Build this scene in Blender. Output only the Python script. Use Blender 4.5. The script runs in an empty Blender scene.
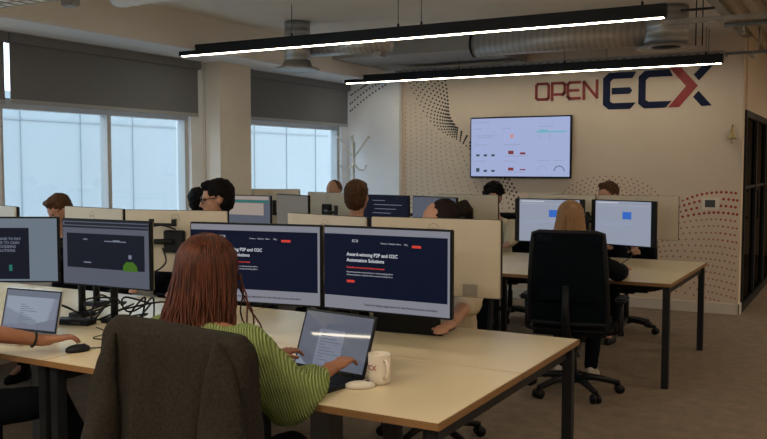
import bpy, bmesh, math, random
from mathutils import Vector, Matrix, Quaternion
PI = math.pi
R = math.radians
random.seed(7)
scene = bpy.context.scene
COL = scene.collection

# ---------------------------------------------------------------- camera
cam_d = bpy.data.cameras.new('camera')
cam_d.sensor_width = 36.0
cam_d.lens = 36.0 * 866 / 767
cam_d.clip_start = 0.05
cam = bpy.data.objects.new('camera', cam_d)
COL.objects.link(cam)
cam.location = (0, 0, 1.53)
cam.rotation_euler = (PI / 2 - 0.0624, 0, 0.5095)
scene.camera = cam

# ---------------------------------------------------------------- world and exposure
world = bpy.data.worlds.new('sky')
scene.world = world
world.use_nodes = True
bgn = world.node_tree.nodes['Background']
bgn.inputs[0].default_value = (0.80, 0.91, 1.0, 1)
bgn.inputs[1].default_value = 3.0
scene.view_settings.view_transform = 'Standard'
scene.view_settings.look = 'None'
scene.view_settings.exposure = 0.0
scene.view_settings.gamma = 1.0
scene.view_settings.use_curve_mapping = False
LAMP = 23.0        # glow of the linear pendants
FILL_PANEL = 33.0      # power of each unseen fill panel added to brighten the room
scene.cycles.use_denoising = True
scene.cycles.max_bounces = 8

# window openings in the left wall: (y0, y1)
WX = -5.8
WINS = [(-2.6, 1.5), (1.9, 4.30), (4.38, 6.52), (7.22, 9.30)]
for i, (a, b) in enumerate(WINS):
    ld = bpy.data.lights.new('window_daylight', 'AREA')
    ld.shape = 'RECTANGLE'
    ld.size = b - a
    ld.size_y = 1.6
    ld.cycles.is_portal = True
    lo = bpy.data.objects.new('window_daylight', ld)
    COL.objects.link(lo)
    lo.location = (WX - 0.22, (a + b) / 2, 1.7)
    lo.rotation_euler = (PI / 2, 0, -PI / 2)

def fill_lamp(x, y, w, d, power, col):
    ld = bpy.data.lights.new('fill_panel_light', 'AREA')
    ld.shape = 'RECTANGLE'
    ld.size = w
    ld.size_y = d
    ld.energy = power
    ld.color = col
    lo = bpy.data.objects.new('fill_panel_light', ld)
    COL.objects.link(lo)
    lo.location = (x, y, 2.835)
FILL_LAMPS = ((-4.3, 0.6), (-1.9, 0.6), (0.5, 0.6), (1.9, 3.2), (1.9, 6.4), (-4.3, -2.2), (-1.9, -2.2), (0.5, -2.2), (1.9, 9.6), (1.2, 12.8))
for (x, y) in FILL_LAMPS:
    fill_lamp(x, y, 0.58, 0.58, FILL_PANEL, (1.0, 0.80, 0.58))

# ---------------------------------------------------------------- materials
def mat(name, col, rough=0.6, metal=0.0, var=0.0, vscale=8.0, bump=0.0, bscale=60.0, stretch=(1, 1, 1), alpha=1.0, spec=0.5, sheen=0.0):
    m = bpy.data.materials.new(name)
    m.use_nodes = True
    nt = m.node_tree
    b = nt.nodes['Principled BSDF']
    b.inputs['Base Color'].default_value = (*col, 1)
    b.inputs['Roughness'].default_value = rough
    b.inputs['Metallic'].default_value = metal
    b.inputs['Specular IOR Level'].default_value = spec
    b.inputs['Alpha'].default_value = alpha
    if sheen:
        b.inputs['Sheen Weight'].default_value = sheen
    if var or bump:
        tc = nt.nodes.new('ShaderNodeTexCoord')
        mp = nt.nodes.new('ShaderNodeMapping')
        mp.inputs['Scale'].default_value = stretch
        nt.links.new(tc.outputs['Object'], mp.inputs[0])
    if var:
        n = nt.nodes.new('ShaderNodeTexNoise')
        n.inputs['Scale'].default_value = vscale
        n.inputs['Detail'].default_value = 5
        nt.links.new(mp.outputs[0], n.inputs['Vector'])
        r = nt.nodes.new('ShaderNodeValToRGB')
        r.color_ramp.elements[0].position = 0.3
        r.color_ramp.elements[1].position = 0.7
        r.color_ramp.elements[0].color = (*[max(0, c * (1 - var)) for c in col], 1)
        r.color_ramp.elements[1].color = (*[min(1, c * (1 + var)) for c in col], 1)
        nt.links.new(n.outputs[0], r.inputs[0])
        nt.links.new(r.outputs[0], b.inputs['Base Color'])
    if bump:
        n2 = nt.nodes.new('ShaderNodeTexNoise')
        n2.inputs['Scale'].default_value = bscale
        n2.inputs['Detail'].default_value = 3
        nt.links.new(mp.outputs[0], n2.inputs['Vector'])
        bp = nt.nodes.new('ShaderNodeBump')
        bp.inputs['Strength'].default_value = bump
        bp.inputs['Distance'].default_value = 0.004
        nt.links.new(n2.outputs[0], bp.inputs['Height'])
        nt.links.new(bp.outputs[0], b.inputs['Normal'])
    return m

def emat(name, col, s=1.0):
    m = bpy.data.materials.new(name)
    m.use_nodes = True
    nt = m.node_tree
    b = nt.nodes['Principled BSDF']
    b.inputs['Base Color'].default_value = (0.003, 0.003, 0.005, 1)
    b.inputs['Roughness'].default_value = 0.5
    b.inputs['Specular IOR Level'].default_value = 0.08
    b.inputs['Emission Color'].default_value = (*col, 1)
    b.inputs['Emission Strength'].default_value = s
    return m

def wave_mat(name, c1, c2, scale, axis='Z', rough=0.8, bump=0.6, dist=0.004, distort=1.0, stretch=(1, 1, 1), rot=(0, 0, 0), kind='BANDS', spec=0.3):
    m = mat(name, c1, rough, spec=spec)
    nt = m.node_tree
    b = nt.nodes['Principled BSDF']
    tc = nt.nodes.new('ShaderNodeTexCoord')
    mp = nt.nodes.new('ShaderNodeMapping')
    mp.inputs['Scale'].default_value = stretch
    mp.inputs['Rotation'].default_value = rot
    nt.links.new(tc.outputs['Object'], mp.inputs[0])
    w = nt.nodes.new('ShaderNodeTexWave')
    w.bands_direction = axis
    w.inputs['Scale'].default_value = scale
    w.inputs['Distortion'].default_value = distort
    w.inputs['Detail'].default_value = 3
    w.inputs['Detail Scale'].default_value = 1.5
    nt.links.new(mp.outputs[0], w.inputs['Vector'])
    r = nt.nodes.new('ShaderNodeValToRGB')
    r.color_ramp.elements[0].color = (*c2, 1)
    r.color_ramp.elements[1].color = (*c1, 1)
    nt.links.new(w.outputs['Fac'], r.inputs[0])
    nt.links.new(r.outputs[0], b.inputs['Base Color'])
    bp = nt.nodes.new('ShaderNodeBump')
    bp.inputs['Strength'].default_value = bump
    bp.inputs['Distance'].default_value = dist
    nt.links.new(w.outputs['Fac'], bp.inputs['Height'])
    nt.links.new(bp.outputs[0], b.inputs['Normal'])
    return m

def glass_mat(name, tint, gloss=0.08, opaque=0.0, ocol=(0, 0, 0)):
    m = bpy.data.materials.new(name)
    m.use_nodes = True
    nt = m.node_tree
    nt.nodes.clear()
    o = nt.nodes.new('ShaderNodeOutputMaterial')
    t = nt.nodes.new('ShaderNodeBsdfTransparent')
    t.inputs[0].default_value = (*tint, 1)
    g = nt.nodes.new('ShaderNodeBsdfGlossy')
    g.inputs['Roughness'].default_value = 0.02
    mx = nt.nodes.new('ShaderNodeMixShader')
    mx.inputs[0].default_value = gloss
    nt.links.new(t.outputs[0], mx.inputs[1])
    nt.links.new(g.outputs[0], mx.inputs[2])
    nt.links.new(mx.outputs[0], o.inputs[0])
    return m

M = {}
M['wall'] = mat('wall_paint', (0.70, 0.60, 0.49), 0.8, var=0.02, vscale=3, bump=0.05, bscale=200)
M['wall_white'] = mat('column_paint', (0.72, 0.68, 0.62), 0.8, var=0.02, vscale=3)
M['cool_daylight'] = mat('white_paint_daylight_tint', (0.80, 0.83, 0.88), 0.8, var=0.02, vscale=3)  # cool window daylight is put into this bluish colour
M['ceil'] = mat('ceiling_paint', (0.82, 0.80, 0.76), 0.85, var=0.03, vscale=2)
M['trim'] = mat('trim_paint', (0.66, 0.62, 0.56), 0.5)
M['frame_white'] = mat('window_frame_paint', (0.50, 0.52, 0.54), 0.4)
M['blind'] = mat('blind_fabric', (0.165, 0.178, 0.198), 0.9, bump=0.1, bscale=400)
M['blind_rail'] = mat('blind_rail_metal', (0.36, 0.38, 0.40), 0.5)
M['black'] = mat('black_plastic', (0.006, 0.008, 0.012), 0.5, spec=0.25)
M['black_metal'] = mat('black_powder_coat', (0.009, 0.012, 0.017), 0.5, spec=0.3)
M['silver'] = mat('silver_plastic', (0.52, 0.48, 0.40), 0.42, metal=0.2, var=0.03, vscale=2)
M['alu'] = mat('aluminium', (0.55, 0.53, 0.50), 0.35, metal=0.8)
M['logo_grey'] = mat('logo_grey', (0.22, 0.20, 0.17), 0.4)
M['white_plastic'] = mat('white_plastic', (0.62, 0.60, 0.55), 0.4)
M['bright_plastic'] = mat('bright_plastic', (0.80, 0.76, 0.68), 0.4)
M['ceramic'] = mat('white_ceramic', (0.66, 0.62, 0.55), 0.18)
M['red_print'] = mat('red_print', (0.25, 0.03, 0.03), 0.5)
M['desk'] = wave_mat('desk_laminate', (0.685, 0.605, 0.42), (0.67, 0.59, 0.405), 3, 'Y', rough=0.32, bump=0.0, distort=4, stretch=(0.3, 3, 1), spec=0.5)
M['ply'] = wave_mat('desk_plywood_edge', (0.27, 0.155, 0.07), (0.19, 0.105, 0.045), 60, 'Z', rough=0.5, bump=0.1, distort=0.5)
M['grey_riser'] = mat('grey_riser', (0.035, 0.038, 0.043), 0.5)
M['logo_red'] = mat('logo_red', (0.30, 0.022, 0.022), 0.5)
M['logo_blue'] = mat('logo_navy', (0.006, 0.013, 0.050), 0.6, spec=0.2)
M['dot_dark'] = mat('dot_charcoal', (0.045, 0.043, 0.045), 0.7)
M['dot_mid'] = mat('dot_grey', (0.22, 0.20, 0.18), 0.7)
M['dot_pale'] = mat('dot_pale_grey', (0.36, 0.325, 0.285), 0.7)
M['dot_red'] = mat('dot_red', (0.36, 0.045, 0.03), 0.7)
M['dot_pink'] = mat('dot_faded_red', (0.42, 0.19, 0.14), 0.7)
M['brass'] = mat('brass', (0.34, 0.26, 0.13), 0.35, metal=0.8)
M['galv'] = wave_mat('galvanised_duct', (0.50, 0.49, 0.47), (0.40, 0.39, 0.38), 5.5, 'X', rough=0.4, bump=0.2, dist=0.006, distort=0.0)
M['galv'].node_tree.nodes['Principled BSDF'].inputs['Metallic'].default_value = 0.45
M['galv_v'] = wave_mat('galvanised_drop', (0.50, 0.52, 0.53), (0.36, 0.38, 0.40), 5, 'Z', rough=0.3, bump=0.35, dist=0.01, distort=0.0)
M['galv_v'].node_tree.nodes['Principled BSDF'].inputs['Metallic'].default_value = 0.45
M['galv_plain'] = mat('galvanised_steel', (0.33, 0.32, 0.31), 0.4, metal=0.6, var=0.15, vscale=12)
M['deck'] = mat('deck_steel', (0.58, 0.53, 0.45), 0.55, metal=0.2, var=0.08, vscale=4)
M['grey_box'] = mat('grey_board', (0.36, 0.36, 0.35), 0.8, var=0.03, vscale=3)
M['facade'] = mat('pale_facade_panels', (0.36, 0.40, 0.43), 0.6, var=0.03, vscale=0.6)
M['seam'] = mat('facade_seam', (0.31, 0.35, 0.38), 0.6)
M['glass'] = glass_mat('window_glass', (0.93, 0.98, 1.0), 0.04)
M['dark_glass'] = glass_mat('smoked_partition_glass', (0.30, 0.34, 0.33), 0.10)
M['chair'] = mat('chair_black_fabric', (0.006, 0.007, 0.010), 0.9, spec=0.15, bump=0.3, bscale=300)
M['mesh'] = mat('chair_black_mesh', (0.003, 0.006, 0.010), 0.9, spec=0.08, bump=0.5, bscale=500, alpha=0.93)
M['wool'] = mat('grey_wool', (0.021, 0.019, 0.016), 0.95, var=0.3, vscale=120, bump=0.5, bscale=350, spec=0.12)
M['knit'] = wave_mat('green_knit', (0.33, 0.42, 0.17), (0.17, 0.235, 0.085), 48, 'DIAGONAL', rough=0.95, bump=1.0, dist=0.008, distort=1.0, stretch=(1.1, 1.0, 0.3), rot=(0, 0, 0.3), spec=0.1)
M['skin'] = mat('skin_light', (0.42, 0.22, 0.14), 0.5, var=0.06, vscale=15)
M['skin_tan'] = mat('skin_tan', (0.30, 0.135, 0.075), 0.5, var=0.08, vscale=15)
M['auburn'] = mat('auburn_hair', (0.062, 0.017, 0.008), 0.42, var=0.65, vscale=26, bump=0.35, bscale=70, stretch=(3, 3, 0.25), spec=0.2)
M['blonde'] = wave_mat('blonde_hair', (0.46, 0.28, 0.14), (0.23, 0.125, 0.055), 30, 'X', rough=0.4, bump=0.6, dist=0.004, distort=3, stretch=(2, 2, 0.2))
M['brownhair'] = mat('brown_hair', (0.075, 0.036, 0.017), 0.7, spec=0.2, var=0.4, vscale=60, bump=1, bscale=90, stretch=(2, 2, 0.5))
M['darkhair'] = mat('dark_brown_hair', (0.014, 0.009, 0.008), 0.7, spec=0.15, var=0.4, vscale=60, bump=1, bscale=90, stretch=(2, 2, 0.5))
M['blackhair'] = mat('black_hair', (0.005, 0.0045, 0.006), 0.7, spec=0.12, bump=1, bscale=90)
M['blackcloth'] = mat('black_cloth', (0.004, 0.006, 0.010), 0.95, spec=0.1, bump=0.3, bscale=60)
M['navycloth'] = mat('navy_cloth', (0.006, 0.009, 0.018), 0.95, spec=0.1, bump=0.3, bscale=60)
M['creamcloth'] = mat('cream_cloth', (0.50, 0.42, 0.31), 0.9, bump=0.4, bscale=25)
M['creamknit'] = mat('cream_knit', (0.55, 0.50, 0.36), 0.95, bump=0.6, bscale=120)
M['greycloth'] = mat('grey_cloth', (0.05, 0.052, 0.06), 0.9)
M['whiteshoe'] = mat('white_shoe', (0.45, 0.42, 0.38), 0.5)
M['eye'] = mat('eye', (0.05, 0.03, 0.02), 0.2)
M['lens'] = glass_mat('spectacle_lens', (0.9, 0.95, 1), 0.15)
# carpet
mc = mat('carpet', (0.20, 0.155, 0.112), 0.95, var=0.28, vscale=9, bump=0.6, bscale=260)
nt = mc.node_tree
ns = [n for n in nt.nodes if n.type == 'TEX_NOISE'][0]
ns.inputs['Detail'].default_value = 12
ns.inputs['Roughness'].default_value = 0.75
M['carpet'] = mc
# screens
M['s_navy'] = emat('screen_navy', (0.0012, 0.0042, 0.0170))
M['s_navy2'] = emat('screen_navy_glow', (0.011, 0.020, 0.075))
M['s_white'] = emat('screen_pale', (0.20, 0.205, 0.24))
M['s_grey'] = emat('screen_grey', (0.135, 0.17, 0.21))
M['s_grey2'] = emat('screen_slate', (0.085, 0.095, 0.125))
M['s_dark'] = emat('screen_dark', (0.014, 0.017, 0.026))
M['s_black'] = emat('screen_black', (0.006, 0.008, 0.016))
M['s_text'] = emat('screen_text', (0.55, 0.57, 0.62))
M['s_dimtext'] = emat('screen_dim_text', (0.16, 0.18, 0.24))
M['s_red'] = emat('screen_red', (0.55, 0.045, 0.03))
M['s_green'] = emat('screen_green', (0.045, 0.125, 0.012))
M['s_teal'] = emat('screen_teal', (0.02, 0.14, 0.11))
M['s_dimbeige'] = emat('screen_dim_beige', (0.125, 0.115, 0.10))
M['s_beige'] = emat('screen_beige', (0.30, 0.25, 0.22))
M['s_tv'] = emat('tv_page', (0.35, 0.41, 0.65))
M['s_tvink'] = emat('tv_ink', (0.04, 0.06, 0.09))
M['s_tvpale'] = emat('tv_pale_ink', (0.30, 0.34, 0.52))
M['s_tvred'] = emat('tv_red_ink', (0.20, 0.04, 0.04))
M['s_tvor'] = emat('tv_orange_ink', (0.6, 0.25, 0.2))
M['s_tvteal'] = emat('tv_teal_ink', (0.16, 0.42, 0.52))
M['s_blue'] = emat('screen_blue', (0.035, 0.13, 0.50))
M['s_doc'] = emat('screen_document', (0.27, 0.30, 0.38))
M['s_lap'] = emat('laptop_page', (0.13, 0.145, 0.19))
M['s_laptext'] = emat('laptop_text', (0.10, 0.11, 0.15))
M['s_glare'] = emat('laptop_pale_band', (0.42, 0.43, 0.40))
M['lamp'] = emat('lamp_diffuser', (1.0, 0.89, 0.68), LAMP)
M['panel'] = emat('fill_panel_diffuser', (1.0, 0.86, 0.68), 2.0)

# ---------------------------------------------------------------- mesh helpers
class MB:
    def __init__(s):
        s.v, s.f, s.sm = [], [], []
    def add(s, vs, fs, smooth=False):
        o = len(s.v)
        s.v += [tuple(v) for v in vs]
        s.f += [tuple(i + o for i in f) for f in fs]
        s.sm += [smooth] * len(fs)
        return s
    def box(s, c, d, rz=0, bev=0.0, mt=None):
        bm = bmesh.new()
        bmesh.ops.create_cube(bm, size=1)
        for v in bm.verts:
            v.co = Vector((v.co.x * d[0], v.co.y * d[1], v.co.z * d[2]))
        if bev:
            bmesh.ops.bevel(bm, geom=list(bm.edges), offset=min(bev, min(d) * 0.45), segments=2, affect='EDGES')
        m = Matrix.Translation(c) @ Matrix.Rotation(rz, 4, 'Z')
        if mt is not None:
            m = mt @ m
        bm.verts.index_update()
        s.add([m @ v.co for v in bm.verts], [[v.index for v in f.verts] for f in bm.faces])
        bm.free()
        return s
    def bx(s, x0, x1, y0, y1, z0, z1, bev=0.0):
        return s.box(((x0 + x1) / 2, (y0 + y1) / 2, (z0 + z1) / 2), (abs(x1 - x0), abs(y1 - y0), abs(z1 - z0)), 0, bev)
    def loft(s, rings, smooth=True, cap=True):
        n = len(rings[0])
        vs = [p for r in rings for p in r]
        fs = []
        for i in range(len(rings) - 1):
            for j in range(n):
                k = (j + 1) % n
                fs.append((i * n + j, i * n + k, (i + 1) * n + k, (i + 1) * n + j))
        if cap:
            fs.append(tuple(range(n))[::-1])
            fs.append(tuple((len(rings) - 1) * n + j for j in range(n)))
        return s.add(vs, fs, smooth)
    def tube(s, pts, r, n=10, smooth=True):
        pts = [Vector(p) for p in pts]
        if not isinstance(r, (list, tuple)):
            r = [r] * len(pts)
        rings = []
        t = (pts[1] - pts[0]).normalized()
        a = Vector((0, 0, 1)) if abs(t.z) < 0.9 else Vector((1, 0, 0))
        u = t.cross(a).normalized()
        for i, p in enumerate(pts):
            if i == 0: t = pts[1] - pts[0]
            elif i == len(pts) - 1: t = pts[-1] - pts[-2]
            else: t = pts[i + 1] - pts[i - 1]
            t = t.normalized() if t.length > 1e-9 else Vector((0, 0, 1))
            u = (u - t * u.dot(t)).normalized()
            w = t.cross(u)
            rings.append([p + (u * math.cos(2 * PI * k / n) + w * math.sin(2 * PI * k / n)) * r[i] for k in range(n)])
        return s.loft(rings, smooth)
    def lathe(s, prof, c=(0, 0, 0), n=28, smooth=True):
        rings = [[(c[0] + r * math.cos(2 * PI * k / n), c[1] + r * math.sin(2 * PI * k / n), c[2] + z) for k in range(n)] for r, z in prof]
        return s.loft(rings, smooth)
    def ball(s, c, rad, rot=None, n=16):
        if not isinstance(rad, (list, tuple)): rad = (rad,) * 3
        rings = []
        m = rot if rot is not None else Matrix.Identity(3)
        k2 = max(6, n // 2)
        for i in range(1, k2):
            th = PI * i / k2
            rings.append([Vector(c) + m @ Vector((rad[0] * math.sin(th) * math.cos(2 * PI * k / n), rad[1] * math.sin(th) * math.sin(2 * PI * k / n), -rad[2] * math.cos(th))) for k in range(n)])
        vs = [p for r in rings for p in r] + [Vector(c) + m @ Vector((0, 0, -rad[2])), Vector(c) + m @ Vector((0, 0, rad[2]))]
        fs = []
        for i in range(len(rings) - 1):
            for j in range(n):
                k = (j + 1) % n
                fs.append((i * n + j, i * n + k, (i + 1) * n + k, (i + 1) * n + j))
        a, b = len(vs) - 2, len(vs) - 1
        for j in range(n):
            k = (j + 1) % n
            fs.append((a, k, j))
            fs.append((b, (len(rings) - 1) * n + j, (len(rings) - 1) * n + k))
        return s.add(vs, fs, True)
    def cap(s, a, ra, b, rb, n=14, k=6):
        a, b = Vector(a), Vector(b)
        pts, rs = [], []
        d = b - a
        L = max(d.length, 1e-6)
        d = d / L
        for i in range(k + 1):
            th = PI / 2 * (1 - i / k)
            pts.append(a - d * ra * math.sin(th)); rs.append(max(ra * math.cos(th), 0.0008))
        for i in range(k + 1):
            th = PI / 2 * i / k
            pts.append(b + d * rb * math.sin(th)); rs.append(max(rb * math.cos(th), 0.0008))
        return s.tube(pts, rs, n)
    def prism(s, poly, y0, y1):          # polygon in x,z extruded in y
        n = len(poly)
        vs = [(x, y0, z) for x, z in poly] + [(x, y1, z) for x, z in poly]
        fs = [tuple(range(n)), tuple(range(2 * n - 1, n - 1, -1))]
        fs += [(i, i + n, (i + 1) % n + n, (i + 1) % n) for i in range(n)]
        return s.add(vs, fs)
    def mesh(s, name):
        me = bpy.data.meshes.new(name)
        me.from_pydata(s.v, [], s.f)
        me.polygons.foreach_set('use_smooth', s.sm)
        me.update()
        bm = bmesh.new()
        bm.from_mesh(me)
        bmesh.ops.recalc_face_normals(bm, faces=bm.faces)
        bm.to_mesh(me)
        bm.free()
        return me
    def build(s, name, m, parent=None, **kw):
        me = s.mesh(name)
        me.materials.append(m)
        return link(name, me, parent, **kw)

def tag(o, label=None, cat=None, group=None, kind=None):
    if label: o['label'] = label
    if cat: o['category'] = cat
    if group: o['group'] = group
    if kind: o['kind'] = kind
    return o
def link(name, me, parent=None, label=None, cat=None, group=None, kind=None):
    o = bpy.data.objects.new(name, me)
    COL.objects.link(o)
    if parent: o.parent = parent
    return tag(o, label, cat, group, kind)
def thing(name, label, cat, loc=(0, 0, 0), rz=0, group=None):
    o = bpy.data.objects.new(name, None)
    o.empty_display_size = 0.1
    COL.objects.link(o)
    o.location = loc
    o.rotation_euler = (0, 0, rz)
    return tag(o, label, cat, group)
def struct(name, mb, m, parent=None):
    o = mb.build(name, m, parent)
    if parent is None: o['kind'] = 'structure'
    return o
def copy_tree(o, parent=None):
    c = o.copy()
    COL.objects.link(c)
    c.parent = parent
    for ch in [x for x in COL.objects if x.parent == o]:
        copy_tree(ch, c)
    return c
def remesh(mb, voxel, smooth=3, disp=0.0, dscale=0.05):
    me = mb.mesh('tmp')
    o = bpy.data.objects.new('tmp', me)
    COL.objects.link(o)
    r = o.modifiers.new('r', 'REMESH')
    r.mode = 'VOXEL'
    r.voxel_size = voxel
    if smooth:
        sm = o.modifiers.new('s', 'SMOOTH')
        sm.factor = 0.5
        sm.iterations = smooth
    if disp:
        tx = bpy.data.textures.new('n', 'CLOUDS')
        tx.noise_scale = dscale
        d = o.modifiers.new('d', 'DISPLACE')
        d.texture = tx
        d.strength = disp
        d.mid_level = 0.5
    dg = bpy.context.evaluated_depsgraph_get()
    dg.update()
    out = bpy.data.meshes.new_from_object(o.evaluated_get(dg))
    bpy.data.objects.remove(o)
    bpy.data.meshes.remove(me)
    out.polygons.foreach_set('use_smooth', [True] * len(out.polygons))
    out.materials.clear()
    return out
def remeshed(name, mb, voxel, m, parent=None, smooth=3, disp=0.0, dscale=0.05, **kw):
    me = remesh(mb, voxel, smooth, disp, dscale)
    me.name = name
    me.materials.append(m)
    return link(name, me, parent, **kw)
def text_mesh(body, size, extrude=0.0, align='LEFT', bold=0.0):
    cu = bpy.data.curves.new('t', 'FONT')
    cu.body = body
    cu.size = size
    cu.extrude = extrude
    cu.offset = bold
    cu.align_x = align
    cu.resolution_u = 2
    o = bpy.data.objects.new('t', cu)
    COL.objects.link(o)
    dg = bpy.context.evaluated_depsgraph_get()
    dg.update()
    me = bpy.data.meshes.new_from_object(o.evaluated_get(dg))
    bpy.data.objects.remove(o)
    bpy.data.curves.remove(cu)
    vs = [(v.co.x, -v.co.z, v.co.y) for v in me.vertices]
    fs = [tuple(p.vertices) for p in me.polygons]
    bpy.data.meshes.remove(me)
    return vs, fs
def add_text(mb, body, size, x, y, z, align='LEFT', bold=0.0, extrude=0.0):
    vs, fs = text_mesh(body, size, extrude, align, bold)
    mb.add([(a + x, b + y, c + z) for a, b, c in vs], fs)

# ================================================================ SETTING
CZ = 2.86
struct('floor', MB().bx(-6.0, 4.0, -4.0, 16.0, -0.1, 0.0), M['carpet'])
struct('ceiling', MB().bx(-6.0, -1.1, -4.0, 9.6, CZ, CZ + 0.1).bx(-1.1, 4.0, -4.0, 4.6, CZ, CZ + 0.1), M['ceil'])
# corrugated steel deck over the walkway
deck = MB()
n = 0
x = -1.1
while x < 4.0:
    deck.prism([(x, CZ + 0.06), (x + 0.03, CZ), (x + 0.09, CZ), (x + 0.12, CZ + 0.06), (x + 0.15, CZ + 0.06), (x + 0.15, CZ + 0.08), (x, CZ + 0.08)], 4.6, 16.0)
    x += 0.15
struct('ceiling_deck', deck, M['deck'])
struct('trim_2', MB().bx(-1.14, -1.06, 4.6, 9.45, CZ - 0.05, CZ), M['galv_plain'])
BY = 9.45
struct('wall_back', MB().bx(-5.10, -1.12, BY, BY + 0.15, 0, CZ), M['wall'])
struct('wall_back_corner', MB().bx(-6.0, -5.10, BY, BY + 0.15, 0, CZ), M['cool_daylight'])  # separate segment, its colour carries the bluish daylight near the window
struct('baseboard_back', MB().bx(-5.75, -1.11, BY - 0.018, BY, 0, 0.11).bx(-1.122, -1.105, BY - 0.018, BY + 0.15, 0, 0.11), M['trim'])
struct('trim_1', MB().bx(-5.20, -5.02, BY - 0.07, BY, 0, CZ), M['cool_daylight'])
struct('wall_right', MB().bx(4.0, 4.15, -4.0, 16.0, 0, CZ + 0.1), M['wall'])
struct('wall_front', MB().bx(-6.0, 4.15, -4.15, -4.0, 0, CZ + 0.1), M['wall'])
struct('wall_far_end', MB().bx(-6.0, 4.15, 16.0, 16.15, 0, CZ + 0.1), M['wall'])
struct('wall_meeting_room', MB().bx(-4.6, -4.5, BY + 0.15, 16.0, 0, CZ + 0.1), M['wall'])
struct('ceiling_meeting_room', MB().bx(-4.6, -1.1, BY + 0.15, 16.0, CZ, CZ + 0.1), M['ceil'])
# left wall with openings, and exterior
lw = MB()
lw.bx(-6.0, WX, -4.0, 9.6, 0, 0.85)
lw.bx(-6.0, WX, -4.0, 9.6, 2.54, CZ + 0.1)
ys = [-4.0] + [v for w in WINS for v in w] + [9.6]
for i in range(0, len(ys), 2):
    lw.bx(-6.0, WX, ys[i], ys[i + 1], 0.85, 2.54)
struct('wall_left', lw, M['cool_daylight'])
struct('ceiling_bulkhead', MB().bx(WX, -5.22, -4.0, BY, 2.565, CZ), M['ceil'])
struct('soffit_daylight_slab', MB().bx(WX, -5.215, -4.0, BY, 2.545, 2.565), M['cool_daylight'])  # slab added so the bulkhead underside carries daylight in its colour
struct('wall_column', MB().bx(WX, -5.58, 6.69, 7.18, 0, 2.545), M['wall_white'])
struct('baseboard_left', MB().bx(WX, WX + 0.015, -4.0, 6.62, 0, 0.11).bx(WX, WX + 0.015, 7.2, BY, 0, 0.11), M['trim'])
for i, (a, b) in enumerate(WINS):
    fx0, fx1 = -5.93, -5.84
    fr = MB()
    t = 0.05
    fr.bx(fx0, fx1, a, b, 0.85, 0.90).bx(fx0, fx1, a, b, 2.49, 2.54)
    fr.bx(fx0, fx1, a, a + t, 0.9, 2.49).bx(fx0, fx1, b - t, b, 0.9, 2.49)
    fr.bx(fx0, fx1, a + t, b - t, 1.97, 2.05)
    if i < 3:
        c = a + (b - a) * 0.525
        fr.bx(fx0, fx1, c - 0.022, c + 0.022, 0.9, 1.97)
    w = struct('window_%d' % (i + 1), fr, M['frame_white'])
    MB().bx(-5.895, -5.885, a + t, b - t, 0.9, 2.49).build('glass_pane', M['glass'], w)
    MB().bx(WX - 0.02, WX + 0.10, a - 0.02, b + 0.02, 0.82, 0.85).build('window_sill', M['trim'], w)
# exterior facade across the way
fc = MB().bx(-9.6, -9.3, -6, 22, -3, 2.45)
f_o = tag(fc.build('facade_wall', M['facade']), 'pale blue-white panelled building seen through the windows', 'building')
sm_ = MB()
y = -6.0
while y < 22:
    sm_.bx(-9.31, -9.285, y, y + 0.014, -3, 2.45)
    y += 0.95
sm_.bx(-9.31, -9.285, -6, 22, 2.10, 2.115)
sm_.build('panel_joint', M['seam'], f_o)
struct('ground_outside', MB().bx(-9.6, -6.0, -6, 22, -3.1, -3.0), M['facade'])

# roller blinds
def blind(y0, y1, zb, label):
    t = thing('roller_blind', label, 'window blind', (WX, (y0 + y1) / 2, 2.54), group='roller blinds over the windows')
    h = (y1 - y0) / 2
    z1 = 0.0
    MB().bx(0.005, 0.075, -h, h, -0.075, 0.0, 0.006).build('cassette', M['blind'], t)
    MB().bx(0.004, 0.085, -h, h, 0.0, 0.012).build('mounting_rail', M['blind_rail'], t)
    MB().bx(0.036, 0.040, -h + 0.02, h - 0.02, zb - 2.54, -0.07).build('fabric', M['blind'], t)
    MB().bx(0.028, 0.048, -h + 0.02, h - 0.02, zb - 2.575, zb - 2.54, 0.004).build('bottom_bar', M['blind_rail'], t)
    return t
blind(1.9, 4.415, 2.03, 'charcoal roller blind at the left edge of the photo')
blind(4.425, 6.60, 2.04, 'large charcoal roller blind pulled half down left of the column')
blind(7.22, 9.40, 2.05, 'smaller charcoal roller blind between the column and the corner')
MB().tube([(WX + 0.06, 6.66, 2.5), (WX + 0.06, 6.66, 1.2)], 0.004, 6).build('blind_chain', M['blind_rail'], label='thin bead chain hanging beside the large blind', cat='chain')

# glazed black partition along the corridor
dp = MB()
PX0, PX1 = -1.16, -1.10
y0, y1 = BY + 0.17, 13.6
dp.bx(PX0, PX1, y0, y1, 2.03, 2.10).bx(PX0, PX1, y0, y1, 0, 0.08)
nb = 4
for i in range(nb + 1):
    yy = y0 + (y1 - y0) * i / nb
    dp.bx(PX0, PX1, yy - 0.03 if i else y0, yy + 0.03, 0.08, 2.03)
for zz in (1.30,):
    dp.bx(PX0 + 0.01, PX1 - 0.01, y0, y1, zz - 0.014, zz + 0.014)
door = struct('door_1', dp, M['black_metal'])
MB().bx(-1.135, -1.125, y0 + 0.03, y1 - 0.03, 0.08, 2.03).build('glass_pane', M['dark_glass'], door)
MB().tube([(PX1, y0 + 0.75, 0.95), (PX1 + 0.05, y0 + 0.75, 0.95), (PX1 + 0.05, y0 + 0.75, 1.25), (PX1, y0 + 0.75, 1.25)], 0.012).build('door_handle', M['black'], door)
struct('wall_over_partition', MB().bx(-1.2, -1.1, BY + 0.15, 16, 2.10, CZ).bx(-1.2, -1.1, 13.6, 16, 0, 2.1), M['wall'])

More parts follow.
